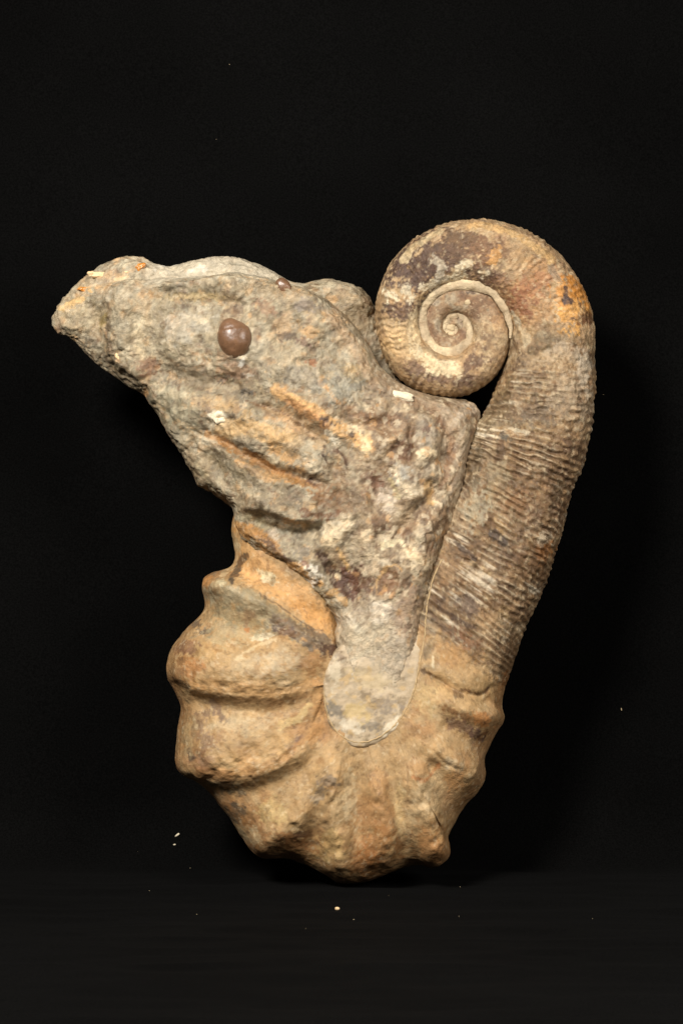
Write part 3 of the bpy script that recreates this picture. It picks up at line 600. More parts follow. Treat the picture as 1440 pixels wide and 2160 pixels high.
ctlA = [(115, 665, 12), (150, 640, 30), (200, 620, 42), (225, 700, 26), (190, 720, 22), (250, 770, 34), (262, 640, 84), (270, 720, 86), (310, 600, 84), (320, 800, 62), (400, 605, 112), (400, 730, 132), (350, 860, 78), (500, 630, 140), (500, 740, 155),
 (450, 860, 126), (405, 960, 66), (440, 1000, 78), (620, 640, 138), (600, 780, 172), (550, 930, 160), (500, 1040, 112), (680, 680, 132), (690, 850, 172), (650, 1000, 172), (600, 1080, 150), (740, 740, 112), (790, 800, 118), (850, 850, 118),
 (800, 950, 160), (750, 1100, 158), (900, 880, 128), (985, 870, 78), (950, 960, 118), (988, 960, 88), (972, 1060, 106), (927, 1180, 130), (900, 1290, 142), (900, 1000, 160), (880, 1100, 158), (945, 1060, 130), (800, 1200, 152), (895, 1230, 142), (690, 1250, 146), (760, 1330, 150), (512, 1125, 120), (570, 1165, 138), (635, 1205, 150), (685, 1260, 154), (850, 1360, 154), (720, 1360, 154), (850, 1420, 146), (720, 1430, 146), (780, 1480, 142)]
ctlB = [(130, 650, 10), (180, 600, 24), (300, 560, 40), (450, 555, 36), (560, 575, 34), (640, 600, 16), (740, 620, 8), (780, 680, -18), (800, 780, -40), (860, 830, -40), (600, 750, 60), (400, 700, 50)]
h = 3.4
uu = np.arange(90, 1045, h); vv_ = np.arange(520, 1450, h); dz = np.arange(-160, 215, h)
GU, GV = np.meshgrid(uu, vv_, indexing='ij')
def solid(poly, ctl, back, R, Rn=9):
    d2 = poly_sdf(GU, GV, poly); f = field_interp(GU, GV, ctl); zb = field_interp(GU, GV, back)
    zc = (f+zb)/2; Hf = (f-zb)/2
    e = (1-np.clip(d2/R, None, 1)).astype(np.float32)
    e2 = np.where(e > 1, 1+(e-1)*3, e**2.2)
    return (1-(np.abs((dz[None, None, :]-zc[:, :, None])/Hf[:, :, None])**2.6)-e2[:, :, None]).astype(np.float32)
backA = [(115, 665, -35), (300, 700, -70), (400, 900, -60), (600, 800, -120), (900, 900, -95), (800, 1200, -120), (760, 1400, -120), (520, 1080, -90)]
backB = [(130, 650, -40), (300, 560, -90), (600, 600, -130), (780, 650, -125), (860, 850, -110)]
RA = 46-26*sst(640, 560+0, GV-0.0)*1.0 if False else 46-24*(1-sst(625, 665, GV))*(1-sst(690, 760, GU))*sst(240, 300, GU)+40*sst(850, 950, GU)*(1-sst(1120, 1200, GV))
FA = solid(polyA, ctlA, backA, RA); FB = solid(polyB, ctlB, backB, 50)
kk = 0.12; hm = np.clip(0.5+0.5*(FA-FB)/kk, 0, 1); Fd = FB*(1-hm)+FA*hm+kk*hm*(1-hm)
del FA, FB, hm
V, F = surface_nets(Fd, np.array([uu[0], vv_[0], dz[0]]), h); del Fd
N = vnormals(V, F)
if (N*(V-V.mean(0))).sum() < 0: F = F[:, ::-1]; N = -N
px, py = PX(V[:, 0], V[:, 1], V[:, 2])
n40 = fbm(V, 60, 101, 3); n15 = fbm(V, 20, 102, 3); n6 = fbm(V, 8, 103, 2); rg = ridged(V, 70, 104, 3); rg2 = ridged(V, 26, 105, 2)
edge = 1.0
smoothz = np.exp(-((px-785)/105)**2-((py-1385)/85)**2)       # towards the pale infill the stone is ground smooth
rimz = np.clip(1-seg_dist(px, py, smooth_path([(760, 700), (820, 800), (920, 850), (975, 900), (985, 980), (965, 1060)]))[0]/34, 0, 1)
calm = 1-0.7*np.maximum(smoothz, rimz)
vor = noise(V, 33, 120)*noise(V, 21, 121)
disp = calm*(4.6*n40+2.4*rg+1.9*n15+1.2*rg2+1.1*n6+4*vor)-2
Vw = V+np.stack([8*noise(V, 26, 130), 8*noise(V, 26, 131), 8*noise(V, 26, 132)], 1)
t3 = fbm(Vw*np.array([1, 1.5, 1.0]), 95, 133, 3)*4.0; ft = t3-np.floor(t3); disp += calm*4.5*(np.floor(t3)+sst(.72, 1.0, ft)-t3)
ca, ca2, cad = cells(Vw*np.array([1, 1.25, 1]), 46, 140); cb, cb2, cbd = cells(Vw, 19, 150)
c12, _, c12d = cells(V, 12, 190)
disp += calm*(.5*c12*sst(0, 3, c12d)+2.6*ca*sst(0, 7, cad)+1.5*cb*sst(0, 4, cbd)-1.2*(1-sst(0, 3.5, cad)))
disp *= (0.4+0.6*sst(0.0, 0.4, np.abs(N[:, 2])))
front = np.clip(N[:, 2]*1.6, 0, 1)
wx = px+9*noise(V, 50, 141)+3*noise(V, 15, 142); wy = py+9*noise(V, 50, 143)+3*noise(V, 15, 144)
rock_strokes = [
 ('S', [(222, 628), (226, 690), (232, 742), (262, 775), (300, 812)], 19, 46, 9), ('S', [(310, 600), (360, 596), (430, 592), (500, 584), (560, 592), (620, 608), (690, 640)], 8, 8, 18),
 ('S', [(150, 640), (200, 650), (215, 690)], -7, 18, 16), ('E', 150, 690, 30, 14, 20, 7), ('E', 300, 640, 40, 26, 0, 8), ('E', 262, 690, 16, 40, 0, 7), ('E', 345, 620, 24, 18, 0, -9),
 ('E', 480, 610, 46, 24, 0, 12), ('E', 420, 650, 50, 22, -20, -8), ('E', 495, 712, 48, 52, 0, 12), ('E', 565, 660, 40, 30, 0, 8), ('E', 600, 690, 26, 20, 0, -8),
 ('S', [(310, 800), (380, 790), (450, 812), (520, 826)], -12, 26, 26), ('S', [(360, 770), (430, 790), (500, 770)], 8, 20, 20),
 ('E', 400, 860, 55, 36, 40, 12), ('E', 310, 735, 28, 30, 0, -8), ('S', [(330, 860), (360, 900), (395, 960)], 9, 14, 20),
 ('S', [(520, 845), (590, 868), (640, 900), (690, 940)], -10, 7, 7), ('S', [(590, 826), (650, 862), (700, 900), (760, 930)], 15, 15, 19),
 ('S', [(560, 835), (620, 880), (680, 920)], -6, 12, 12), ('S', [(460, 855), (540, 888), (600, 930), (690, 985)], 14, 24, 20),
 ('S', [(436, 912), (500, 945), (560, 985), (630, 1012), (700, 1035)], -20, 12, 11), ('S', [(440, 935), (500, 970), (560, 1010), (640, 1035)], 13, 10, 26),
 ('S', [(430, 960), (470, 1010), (500, 1060)], -9, 14, 14), ('S', [(400, 930), (430, 990), (478, 1050)], 9, 12, 12),
 ('S', [(494, 1060), (560, 1078), (630, 1092), (690, 1092)], 26, 46, 10), ('S', [(500, 1095), (560, 1112), (640, 1122), (690, 1112)], -12, 14, 20),
 ('S', [(560, 1100), (600, 1108), (660, 1112)], 6, 8, 8),
 ('S', [(700, 1130), (660, 1160), (650, 1190)], 9, 18, 18), ('E', 700, 1125, 34, 24, -30, 9),
 ('S', [(500, 1120), (560, 1150), (620, 1190), (680, 1230)], 10, 22, 10), ('S', [(520, 1100), (580, 1130), (640, 1150)], -6, 18, 18),
 ('E', 730, 1222, 36, 44, -20, -24), ('S', [(690, 1180), (710, 1230), (760, 1270)], -10, 14, 14), ('E', 820, 1225, 24, 26, 20, -13), ('E', 822, 1225, 12, 14, 20, 9), ('S', [(790, 1265), (830, 1262), (850, 1215), (835, 1190)], 8, 8, 8),
 ('E', 800, 1300, 34, 30, 0, 9), ('E', 735, 1325, 30, 22, 0, 7), ('S', [(715, 1285), (760, 1275), (780, 1330)], -5, 8, 8),
 ('S', [(835, 838), (900, 858), (945, 905), (952, 960), (930, 1020), (905, 1075), (860, 1130), (820, 1150)], -17, 17, 24),
 ('S', [(850, 815), (930, 845), (975, 900), (978, 980), (958, 1060)], 8, 26, 26),
 ('S', [(880, 1000), (935, 960), (940, 900)], -4, 10, 10), ('E', 898, 925, 26, 46, 5, 11), ('S', [(868, 880), (868, 940), (866, 985)], -8, 5, 7), ('E', 840, 950, 24, 22, -30, -11), ('E', 900, 955, 24, 12, 0, 5),
 ('E', 758, 850, 26, 20, 0, -7), ('E', 760, 855, 13, 10, 0, 8), ('E', 790, 870, 18, 14, 0, 6), ('E', 825, 925, 10, 9, 0, 9), ('E', 850, 885, 20, 20, 0, 6), ('S', [(700, 880), (760, 900), (830, 890)], -6, 12, 12),
 ('E', 805, 1035, 34, 44, -15, -8), ('S', [(780, 1000), (775, 1050), (790, 1085)], 7, 10, 10), ('S', [(850, 980), (880, 1040), (900, 1060)], 8, 14, 14), ('E', 800, 1110, 26, 20, 0, 9), ('S', [(900, 1050), (860, 1110), (840, 1140)], -9, 9, 9),
 ('S', [(760, 1080), (740, 1160), (780, 1200)], -6, 18, 18), ('E', 890, 1180, 30, 26, 0, 7), ('E', 870, 1130, 30, 12, -10, 6), ('S', [(700, 960), (720, 1040), (710, 1080)], -10, 16, 16), ('E', 735, 1010, 20, 30, -20, 6),
 ('E', 640, 640, 26, 16, 0, 7), ('E', 660, 690, 30, 22, 20, 8), ('E', 602, 714, 22, 13, 0, -6), ('E', 645, 720, 20, 11, 20, 7), ('E', 645, 765, 26, 12, 10, -6), ('S', [(690, 650), (740, 720), (770, 780), (810, 830)], 7, 16, 14),
 ('S', [(680, 760), (690, 800), (730, 850)], -4, 16, 16), ('S', [(600, 790), (680, 800), (750, 780)], 5, 26, 26), ('E', 595, 605, 22, 12, 40, -5), ('S', [(750, 760), (762, 800), (764, 830)], -6, 5, 5),
 ('S', [(505, 640), (520, 700), (510, 760)], -3, 14, 14)]
hr = relief(wx, wy, n15, rock_strokes)*front*1.08
rng = np.random.RandomState(7)        # small grains and pits everywhere on the matrix
for _ in range(380):
    i = rng.randint(len(V)); 
    if N[i, 2] < 0.15: continue
    rr = rng.uniform(3.5, 10); hh_ = rng.choice([-1, 1])*rng.uniform(0.8, 2.6)*calm[i]
    sel = np.where((np.abs(V[:, 0]-V[i, 0]) < 2.2*rr) & (np.abs(V[:, 1]-V[i, 1]) < 2.2*rr))[0]
    e = rng.uniform(.6, 1.6); dx, dy = V[sel, 0]-V[i, 0], (V[sel, 1]-V[i, 1])*e
    hr[sel] += hh_*np.exp(-((dx*dx+dy*dy)/(rr*rr))**2)*front[sel]
disp *= .82
V = V+N*disp[:, None]; V[:, 2] += hr*0.8; V += N*(hr*0.2)[:, None]
N = vnormals(V, F); px, py = PX(V[:, 0], V[:, 1], V[:, 2])
q1 = fbm(V, 90, 161, 4, .6); q2 = fbm(V, 45, 162, 4, .6); q3 = fbm(V, 130, 163, 4, .55); q4 = fbm(V, 15, 164, 3, .65); q5 = fbm(V, 28, 165, 4, .6); q6 = fbm(V, 20, 166, 3, .6)
C = np.tile(lin(GREY), (len(V), 1)).astype(np.float32)
C = mottle(C, q1, .05, .5, LGREY, .6); C = mottle(C, q2, .1, .55, (170, 146, 112), .65); C = mottle(C, -q2, .2, .6, (126, 118, 98), .7)
C = mottle(C, q5, .35, .7, (136, 108, 80), .6); C = mottle(C, -q5, .4, .75, (190, 178, 152), .6); C = mottle(C, q4, .4, .75, (200, 182, 150), .45); C = mottle(C, -q4, .35, .75, (112, 96, 76), .55)
C = mottle(C, q6, .45, .7, (104, 86, 74), .55); C = mottle(C, -q6, .5, .75, (196, 156, 106), .55)
C = C*(1+.16*ca2+.10*cb2)[:, None]
right = sst(690, 800, px)*sst(780, 860, py)
Cb = mottle(np.tile(lin((154, 136, 112)), (len(V), 1)).astype(np.float32), q2, .0, .5, (132, 106, 80), .75)
Cb = mottle(Cb, q5, .15, .5, (186, 170, 142), .65); Cb = mottle(Cb, -q5, .2, .6, (104, 82, 62), .6); Cb = mottle(Cb, q6, .35, .6, (206, 186, 152), .6); Cb = mottle(Cb, -q4, .2, .6, (112, 90, 68), .6)
for cm_, rr_, colr_ in ((sst(.62, .7, cb), .75, (214, 196, 162)), (sst(.6, .68, -cb), .7, (92, 70, 54)), (sst(.7, .76, ca), .5, (206, 188, 156)), (sst(.66, .72, -ca), .55, (106, 82, 62))):
    kq = (cm_*rr_*np.clip(.4+.6*right+.5*q1, 0, 1)*sst(-.4, .3, q4+.3))[:, None]; Cb = Cb*(1-kq)+lin(colr_)*kq; C = C*(1-.45*kq)+lin(colr_)*.45*kq
C = C*(1-.75*right[:, None])+Cb*(.75*right[:, None])
zz = np.clip(1.3*smoothz, 0, .8)[:, None]; C = C*(1-zz)+mottle(mottle(np.tile(lin((190, 174, 148)), (len(V), 1)).astype(np.float32), q2, .05, .5, (206, 190, 160), .7), q5, .2, .6, (146, 134, 116), .6)*zz
nA = fbm(V, 34, 171, 3, .6); nB = fbm(V, 12, 172, 3, .65); nC = fbm(V, 6, 173, 2, .7)
rock_patches = [
 ('E', 300, 700, 110, 70, 20, (184, 170, 140), .35, .7), ('E', 480, 820, 90, 20, 12, (120, 112, 94), .55, .8), ('E', 430, 1010, 50, 22, 45, (112, 100, 80), .6, .8), ('E', 270, 790, 60, 14, 35, (112, 104, 86), .6, .7),
 ('E', 560, 1000, 90, 30, 25, (134, 124, 100), .5, .9), ('E', 520, 1060, 60, 14, 10, (116, 102, 78), .6, .8), ('E', 600, 620, 70, 18, 10, (150, 134, 108), .5, .8), ('E', 630, 760, 90, 50, 0, (158, 146, 122), .4, .9), ('E', 780, 950, 60, 60, 0, (146, 124, 96), .45, 1.), ('E', 730, 870, 60, 24, 20, (134, 108, 80), .5, 1.),
 ('E', 700, 1070, 50, 26, 0, (126, 98, 70), .5, 1.), ('E', 830, 900, 60, 24, 20, (132, 104, 78), .5, 1.), ('E', 930, 1110, 24, 60, 15, (148, 122, 92), .5, .8),
 ('L', [(330, 575), (450, 560), (560, 575)], 26, (186, 176, 152), .5, .5), ('E', 180, 665, 60, 34, -20, (140, 132, 108), .5, .6), ('E', 265, 610, 60, 18, -20, (172, 160, 136), .5, .7), ('L', [(130, 650), (170, 632)], 7, (198, 164, 108), .8, .7), ('L', [(168, 608), (190, 610)], 5, (220, 170, 100), .8, .6),
 ('E', 219, 678, 8, 18, 12, (146, 132, 82), .85, .4), ('E', 228, 712, 6, 40, 0, (104, 92, 74), .5, .7), ('L', [(230, 640), (228, 700), (236, 740), (256, 770)], 5, (96, 82, 62), .6, .8), ('E', 190, 720, 14, 10, 0, (100, 92, 78), .7, .6), ('E', 310, 775, 24, 18, 0, (126, 96, 76), .75, .9), ('E', 295, 720, 14, 34, 0, (206, 186, 148), .55, .9),  # dark strip and line along the left ledge are its shade, painted in
 ('E', 390, 690, 60, 30, -20, (178, 168, 148), .6, .5), ('E', 420, 625, 60, 10, 0, (192, 166, 118), .7, .5), ('E', 400, 790, 50, 24, 30, (128, 120, 102), .6, .6), ('E', 370, 850, 60, 30, 45, (164, 156, 130), .7, .6), ('E', 350, 560, 20, 8, 0, (210, 204, 190), .6, .9), ('L', [(395, 575), (425, 563)], 5, (222, 216, 202), .7, .9),
 ('E', 345, 865, 30, 34, 40, (130, 128, 108), .6, .7), ('E', 500, 790, 40, 8, -5, (92, 86, 78), .7, 1.), ('L', [(468, 800), (495, 794), (525, 790)], 5, (88, 82, 76), .8, .8), ('L', [(512, 826), (540, 830)], 6, (78, 76, 72), .85, .5), ('E', 525, 790, 12, 5, 0, (214, 206, 186), .8, .9),
 ('E', 465, 880, 24, 16, 10, WHT, .85, .5), ('E', 457, 892, 16, 12, 0, (222, 210, 182), .7, .8), ('E', 462, 878, 6, 5, 0, (150, 132, 104), .8, .3),
 ('L', [(470, 900), (540, 905), (610, 930)], 22, (196, 160, 108), .75, .5), ('E', 520, 935, 26, 16, 20, (140, 134, 118), .7, .7), ('E', 480, 860, 60, 14, 20, (182, 152, 106), .6, .6),
 ('L', [(585, 822), (650, 860), (720, 905), (770, 935)], 15, (208, 162, 104), .9, .35), ('L', [(610, 845), (660, 880), (690, 900)], 10, (184, 136, 88), .75, .5), ('L', [(600, 875), (660, 915)], 18, (190, 150, 104), .5, .7), ('L', [(676, 806), (700, 828), (716, 850)], 6, (206, 154, 96), .85, .4),
 ('L', [(520, 845), (590, 868), (640, 902)], 2.5, (104, 80, 54), .8, .5), ('E', 690, 888, 24, 12, 30, (86, 72, 68), .9, .7), ('L', [(688, 908), (715, 935)], 5, WHT, .8, 1.), ('E', 745, 905, 20, 10, 20, (220, 200, 162), .8, .8), ('E', 770, 935, 10, 20, 0, (222, 196, 148), .8, .8), ('E', 742, 918, 8, 7, 0, (76, 66, 62), .85, .6),
 ('L', [(440, 915), (520, 962), (600, 1005), (660, 1025)], 9, (160, 118, 64), .8, .6), ('L', [(500, 975), (570, 1010)], 8, (206, 156, 98), .75, .6), ('L', [(575, 950), (640, 990)], 9, (204, 158, 100), .6, .9), ('E', 615, 960, 50, 14, 25, (196, 154, 100), .6, .9), ('E', 640, 940, 40, 16, 10, (150, 142, 122), .5, .8),
 ('E', 540, 1010, 60, 24, 30, (140, 132, 112), .6, .6), ('E', 590, 1060, 80, 24, 5, (132, 122, 102), .6, .6), ('E', 665, 1015, 16, 12, 20, (88, 66, 56), .85, .7), ('E', 690, 1040, 24, 26, 0, (130, 98, 64), .75, .9), ('L', [(640, 1075), (680, 1090), (710, 1082)], 8, (112, 80, 54), .8, .8), ('L', [(600, 1098), (640, 1105)], 5, (206, 156, 96), .8, .6), ('E', 575, 1010, 26, 9, 10, (200, 158, 106), .5, .9),
 ('L', [(680, 940), (678, 955), (688, 970)], 2.5, (70, 54, 42), .9, .4), ('L', [(700, 945), (720, 960), (733, 978)], 3.5, (90, 66, 48), .85, .4), ('E', 660, 926, 14, 5, 0, (90, 82, 72), .8, .8), ('E', 700, 1000, 30, 24, 0, (160, 140, 112), .5, .8),
 ('E', 720, 1110, 40, 20, -30, (210, 192, 158), .85, .7), ('E', 690, 1140, 26, 16, -40, (212, 190, 152), .8, .7), ('E', 640, 1165, 24, 18, 20, (128, 124, 114), .85, .6), ('E', 576, 1125, 12, 14, 0, (216, 200, 176), .6, .8), ('E', 610, 1120, 26, 16, 0, (150, 146, 128), .7, .8), ('E', 540, 1100, 40, 12, 20, (166, 156, 124), .7, .6),
 ('L', [(500, 1112), (540, 1130), (580, 1165)], 14, (176, 132, 76), .85, .6), ('L', [(555, 1140), (600, 1185), (640, 1200)], 7, (88, 72, 60), .8, .9), ('E', 595, 1182, 18, 10, 0, (90, 76, 70), .8, .8), ('L', [(600, 1195), (630, 1200), (680, 1235)], 8, (198, 154, 96), .8, .7), ('E', 660, 1205, 26, 12, 20, (220, 210, 190), .85, .9), ('E', 655, 1228, 18, 8, 20, (222, 214, 198), .8, .9), ('E', 640, 1190, 8, 8, 0, (120, 76, 54), .7, .7),
 ('E', 735, 1225, 34, 46, -30, (92, 62, 50), .9, .7), ('E', 770, 1235, 26, 18, 0, (104, 72, 52), .7, .9), ('L', [(680, 1165), (700, 1200), (730, 1240)], 13, (84, 62, 52), .85, .7), ('E', 715, 1175, 20, 22, 0, (150, 128, 100), .6, .7), ('E', 712, 1215, 8, 5, 0, (212, 194, 156), .8, .5), ('L', [(700, 1250), (730, 1268)], 10, (190, 150, 94), .8, .7), ('L', [(715, 1160), (740, 1200)], 5, (200, 160, 100), .7, .8),
 ('E', 820, 1225, 30, 34, 0, (124, 94, 68), .75, .7), ('L', [(795, 1250), (800, 1215), (830, 1192), (850, 1205)], 3, (196, 158, 106), .8, .4), ('E', 805, 1292, 30, 26, 0, (206, 192, 168), .9, .4), ('E', 728, 1318, 26, 22, 0, (196, 182, 158), .85, .5), ('E', 860, 1325, 14, 12, 0, (104, 100, 92), .8, .7), ('E', 700, 1350, 18, 22, 0, (180, 150, 106), .5, .8),
 ('E', 770, 1350, 60, 40, 0, (196, 180, 150), .75, .5), ('E', 860, 1300, 30, 50, 0, (150, 126, 104), .6, .8), ('E', 840, 1370, 40, 30, 0, (176, 160, 136), .6, .8),
 ('E', 880, 1175, 26, 20, 0, (224, 200, 158), .8, .8), ('E', 880, 1195, 34, 8, 0, (218, 196, 158), .7, .8), ('L', [(805, 1150), (840, 1142)], 7, (224, 208, 168), .85, .7), ('E', 865, 1160, 22, 10, 0, (218, 196, 158), .6, .9), ('E', 905, 1160, 20, 16, 0, (126, 96, 68), .6, .8),
 ('E', 898, 910, 22, 34, 0, (158, 148, 130), .8, .4), ('E', 898, 958, 22, 11, -5, (222, 202, 164), .9, .5), ('E', 900, 905, 14, 8, 0, (110, 88, 80), .7, .9), ('E', 845, 945, 20, 24, 30, (104, 76, 58), .8, .6), ('E', 900, 1000, 26, 24, 30, (160, 146, 122), .6, .6), ('E', 825, 928, 10, 7, 0, (196, 160, 116), .7, .6),
 ('L', [(835, 838), (900, 858), (945, 905), (952, 960), (930, 1020)], 9, (124, 90, 58), .6, .7), ('L', [(905, 1040), (880, 1090), (850, 1130)], 6, (110, 82, 58), .7, .7), ('L', [(900, 1020), (905, 1060)], 7, (200, 158, 98), .6, .7),
 ('L', [(800, 800), (880, 838), (940, 870), (975, 920), (975, 990)], 16, (150, 132, 110), .6, .5), ('E', 985, 862, 30, 14, 0, (168, 152, 132), .6, .7), ('L', [(700, 660), (750, 740), (790, 810)], 14, (162, 136, 106), .6, .6),
 ('E', 795, 1025, 26, 34, -10, (122, 88, 68), .8, .7), ('E', 815, 1050, 24, 26, 20, (206, 188, 164), .8, .7), ('E', 845, 1005, 26, 18, 40, (180, 176, 162), .7, .7), ('L', [(830, 990), (860, 1030), (870, 1045)], 8, (224, 204, 170), .85, .7), ('L', [(825, 1010), (840, 1050)], 5, (206, 188, 138), .6, .7), ('E', 785, 1010, 12, 14, 0, (98, 68, 54), .7, .6),
 ('E', 800, 1105, 24, 20, 0, (122, 96, 74), .7, .7), ('E', 760, 1050, 30, 50, 0, (144, 124, 98), .5, .8), ('E', 760, 1150, 30, 26, 0, (160, 144, 116), .6, .7), ('E', 860, 1080, 40, 26, -40, (156, 138, 110), .6, .6), ('E', 720, 1020, 20, 40, -20, (132, 112, 88), .6, .9),
 ('E', 720, 820, 44, 40, 0, (156, 152, 136), .75, .5), ('E', 740, 780, 20, 18, 0, (176, 152, 108), .6, .7), ('E', 640, 800, 50, 26, 0, (152, 146, 132), .6, .6), ('E', 650, 645, 26, 14, 0, (140, 132, 128), .6, .8), ('E', 592, 688, 16, 26, 20, (200, 168, 128), .6, .9), ('E', 604, 708, 16, 9, 0, (84, 74, 66), .8, .7), ('E', 655, 765, 12, 7, 0, (150, 98, 62), .7, .8), ('E', 642, 718, 18, 10, 20, (116, 94, 84), .7, .7),
 ('E', 660, 700, 24, 12, 0, (186, 148, 100), .6, .8), ('E', 540, 600, 60, 12, 0, (150, 134, 104), .5, .8), ('E', 560, 650, 26, 14, 30, (140, 108, 84), .6, .9), ('E', 500, 780, 40, 16, 0, (170, 138, 110), .6, .8), ('E', 700, 600, 60, 10, 0, (176, 166, 140), .6, .6), ('E', 755, 660, 34, 44, 0, (140, 126, 100), .6, .7),
 ('E', 762, 855, 14, 12, 0, (156, 146, 124), .7, .5), ('L', [(730, 860), (790, 880), (840, 880)], 7, (122, 92, 64), .6, .9), ('E', 470, 745, 20, 10, 0, (186, 148, 114), .5, .9), ('L', [(508, 765), (520, 755)], 5, (220, 214, 200), .8, .8),
 ('E', 430, 990, 34, 40, 50, (134, 122, 98), .6, .7), ('E', 400, 960, 10, 20, -30, (180, 160, 128), .6, .8), ('L', [(415, 980), (450, 1030)], 5, (170, 158, 128), .7, .6), ('E', 305, 826, 4, 12, 0, (212, 160, 104), .8, .5)]
Cp = paint(C.copy(), px+5*nA, py+5*nB, nA, nB, rock_patches, nC); fr = np.clip(N[:, 2]*3+0.9, 0, 1)[:, None]
C = C*(1-fr)+Cp*fr
C = C*(1+.34*fbm(V, 8, 174, 3, .9)+.12*fbm(V, 50, 175, 2))[:, None]*(1+np.stack([.05*nB, 0*nB, -.06*nB], 1))
cc1, cc2, ccd = cells(V+np.stack([3*nB, 3*nC, 3*nB], 1), 12, 190); dens = .45+.55*right
for mk_, cl_ in ((sst(.74, .8, cc1), (210, 194, 164)), (sst(.76, .82, -cc1), (86, 68, 54)), (sst(.86, .9, cc2), (198, 152, 98)), (sst(.84, .9, -cc2), (112, 104, 94))):
    kq = (mk_*dens*sst(0, 2.0, ccd)*.55*(1-.7*np.clip(smoothz+rimz, 0, 1)))[:, None]; C = C*(1-kq)+lin(cl_)*kq
slab = sst(95, 70, V[:, 2])*(1-sst(598, 612, py))*sst(290, 330, px)*(1-sst(625, 650, px))*(N[:, 2] > -.2)
ks = (.75*slab*np.clip(.8+.6*nB, 0, 1))[:, None]; C = C*(1-ks)+lin((190, 180, 158))*ks
# fine pale scratches on the rubbed rim beside the coil
sc = rimz*sst(.25, .6, fbm(np.stack([px*.9+py*.5, (py-px)*.08, V[:, 2]*.2], 1), 7, 180, 2))
C = C*(1-.5*sc[:, None])+lin((206, 190, 164))*(.5*sc[:, None])
link_mesh('rock_matrix', V, F, M_rock, fossil, np.clip(C, .01, .95))
add_height(V)
print('matrix verts', len(V), 'tube verts', len(tubeV))

# ------------------------------------------------------------------ pale ground infill between the arms of the hook
oval = smooth_path([(722, 1352), (745, 1310), (850, 1310), (884, 1350), (880, 1400), (872, 1450), (858, 1490), (832, 1528), (798, 1553), (760, 1564), (728, 1554), (705, 1532), (690, 1500), (684, 1455), (686, 1410), (702, 1375), (722, 1352)], 5)[:-1]
uo = np.arange(668, 900, 2.6); vo_ = np.arange(1305, 1580, 2.6); dz = np.arange(60, 190, 2.6); GU, GV = np.meshgrid(uo, vo_, indexing='ij')
d2 = poly_sdf(GU, GV, oval); d2 = d2+2.2*fbm(np.stack([GU.ravel(), GV.ravel(), 0*GU.ravel()], 1), 16, 211, 2).reshape(GU.shape)
top = field_interp(GU, GV, [(700, 1400, 147), (780, 1320, 138), (884, 1330, 118), (884, 1365, 132), (720, 1330, 130), (780, 1390, 152), (860, 1400, 147), (866, 1440, 146), (690, 1470, 148), (780, 1450, 154), (760, 1560, 149), (840, 1510, 148)])
top += -2.0+2.0*fbm(np.stack([GU.ravel(), GV.ravel(), 0*GU.ravel()], 1), 40, 200, 3).reshape(GU.shape)
bot = 75.0; zc = (top+bot)/2; Hf = (top-bot)/2; e = np.clip(1-d2/9, 0, None)
Fd = 1-np.abs((dz[None, None]-zc[..., None])/Hf[..., None])**9-(e**2)[..., None]
V, F = surface_nets(Fd.astype(np.float32), np.array([uo[0], vo_[0], dz[0]]), 2.6)
N = vnormals(V, F)
if (N*(V-V.mean(0))).sum() < 0: F = F[:, ::-1]; N = -N
V += N*(1.2*fbm(V, 14, 201, 3)+1.8*ridged(V, 60, 202, 2))[:, None]
px, py = PX(V[:, 0], V[:, 1], V[:, 2]); nA = fbm(V, 34, 203, 3, .6); nB = fbm(V, 12, 204, 3, .65)
C = np.tile(lin((184, 164, 134)), (len(V), 1)).astype(np.float32)
C = mottle(C, fbm(V, 30, 205, 4, .6), .05, .5, (198, 180, 150), .7); C = mottle(C, fbm(V, 24, 206, 4, .6), .2, .55, (136, 124, 104), .75); C = mottle(C, fbm(V, 18, 207, 3), .4, .7, (196, 164, 112), .6); C = mottle(C, fbm(V, 9, 208, 2), .3, .7, (160, 150, 130), .4)
C = paint(C, px+4*nA, py+4*nB, nA, nB, [('E', 705, 1500, 14, 20, -30, (126, 124, 118), .8, .8), ('E', 790, 1530, 22, 10, 0, (130, 126, 118), .75, .9), ('E', 815, 1490, 30, 16, -10, (140, 132, 124), .6, .9), ('E', 750, 1500, 24, 20, 0, (196, 170, 116), .7, .7),
 ('E', 825, 1530, 20, 8, -40, (216, 204, 178), .8, .9), ('E', 735, 1530, 18, 8, 20, (214, 202, 178), .7, .9), ('E', 770, 1430, 40, 16, 20, (200, 180, 140), .5, .8), ('E', 705, 1415, 12, 40, 0, (202, 188, 160), .7, .7), ('E', 800, 1400, 50, 8, 30, (150, 144, 130), .5, .9),
 ('E', 745, 1350, 30, 22, 0, (196, 184, 160), .7, .5), ('E', 850, 1380, 24, 30, 0, (158, 142, 124), .6, .8), ('E', 720, 1385, 18, 10, 30, (112, 98, 84), .6, 1.)], fbm(V, 6, 209, 2, .7))
link_mesh('infill_plate', V, F, M_plate, fossil, np.clip(C, .01, .95)); add_height(V)

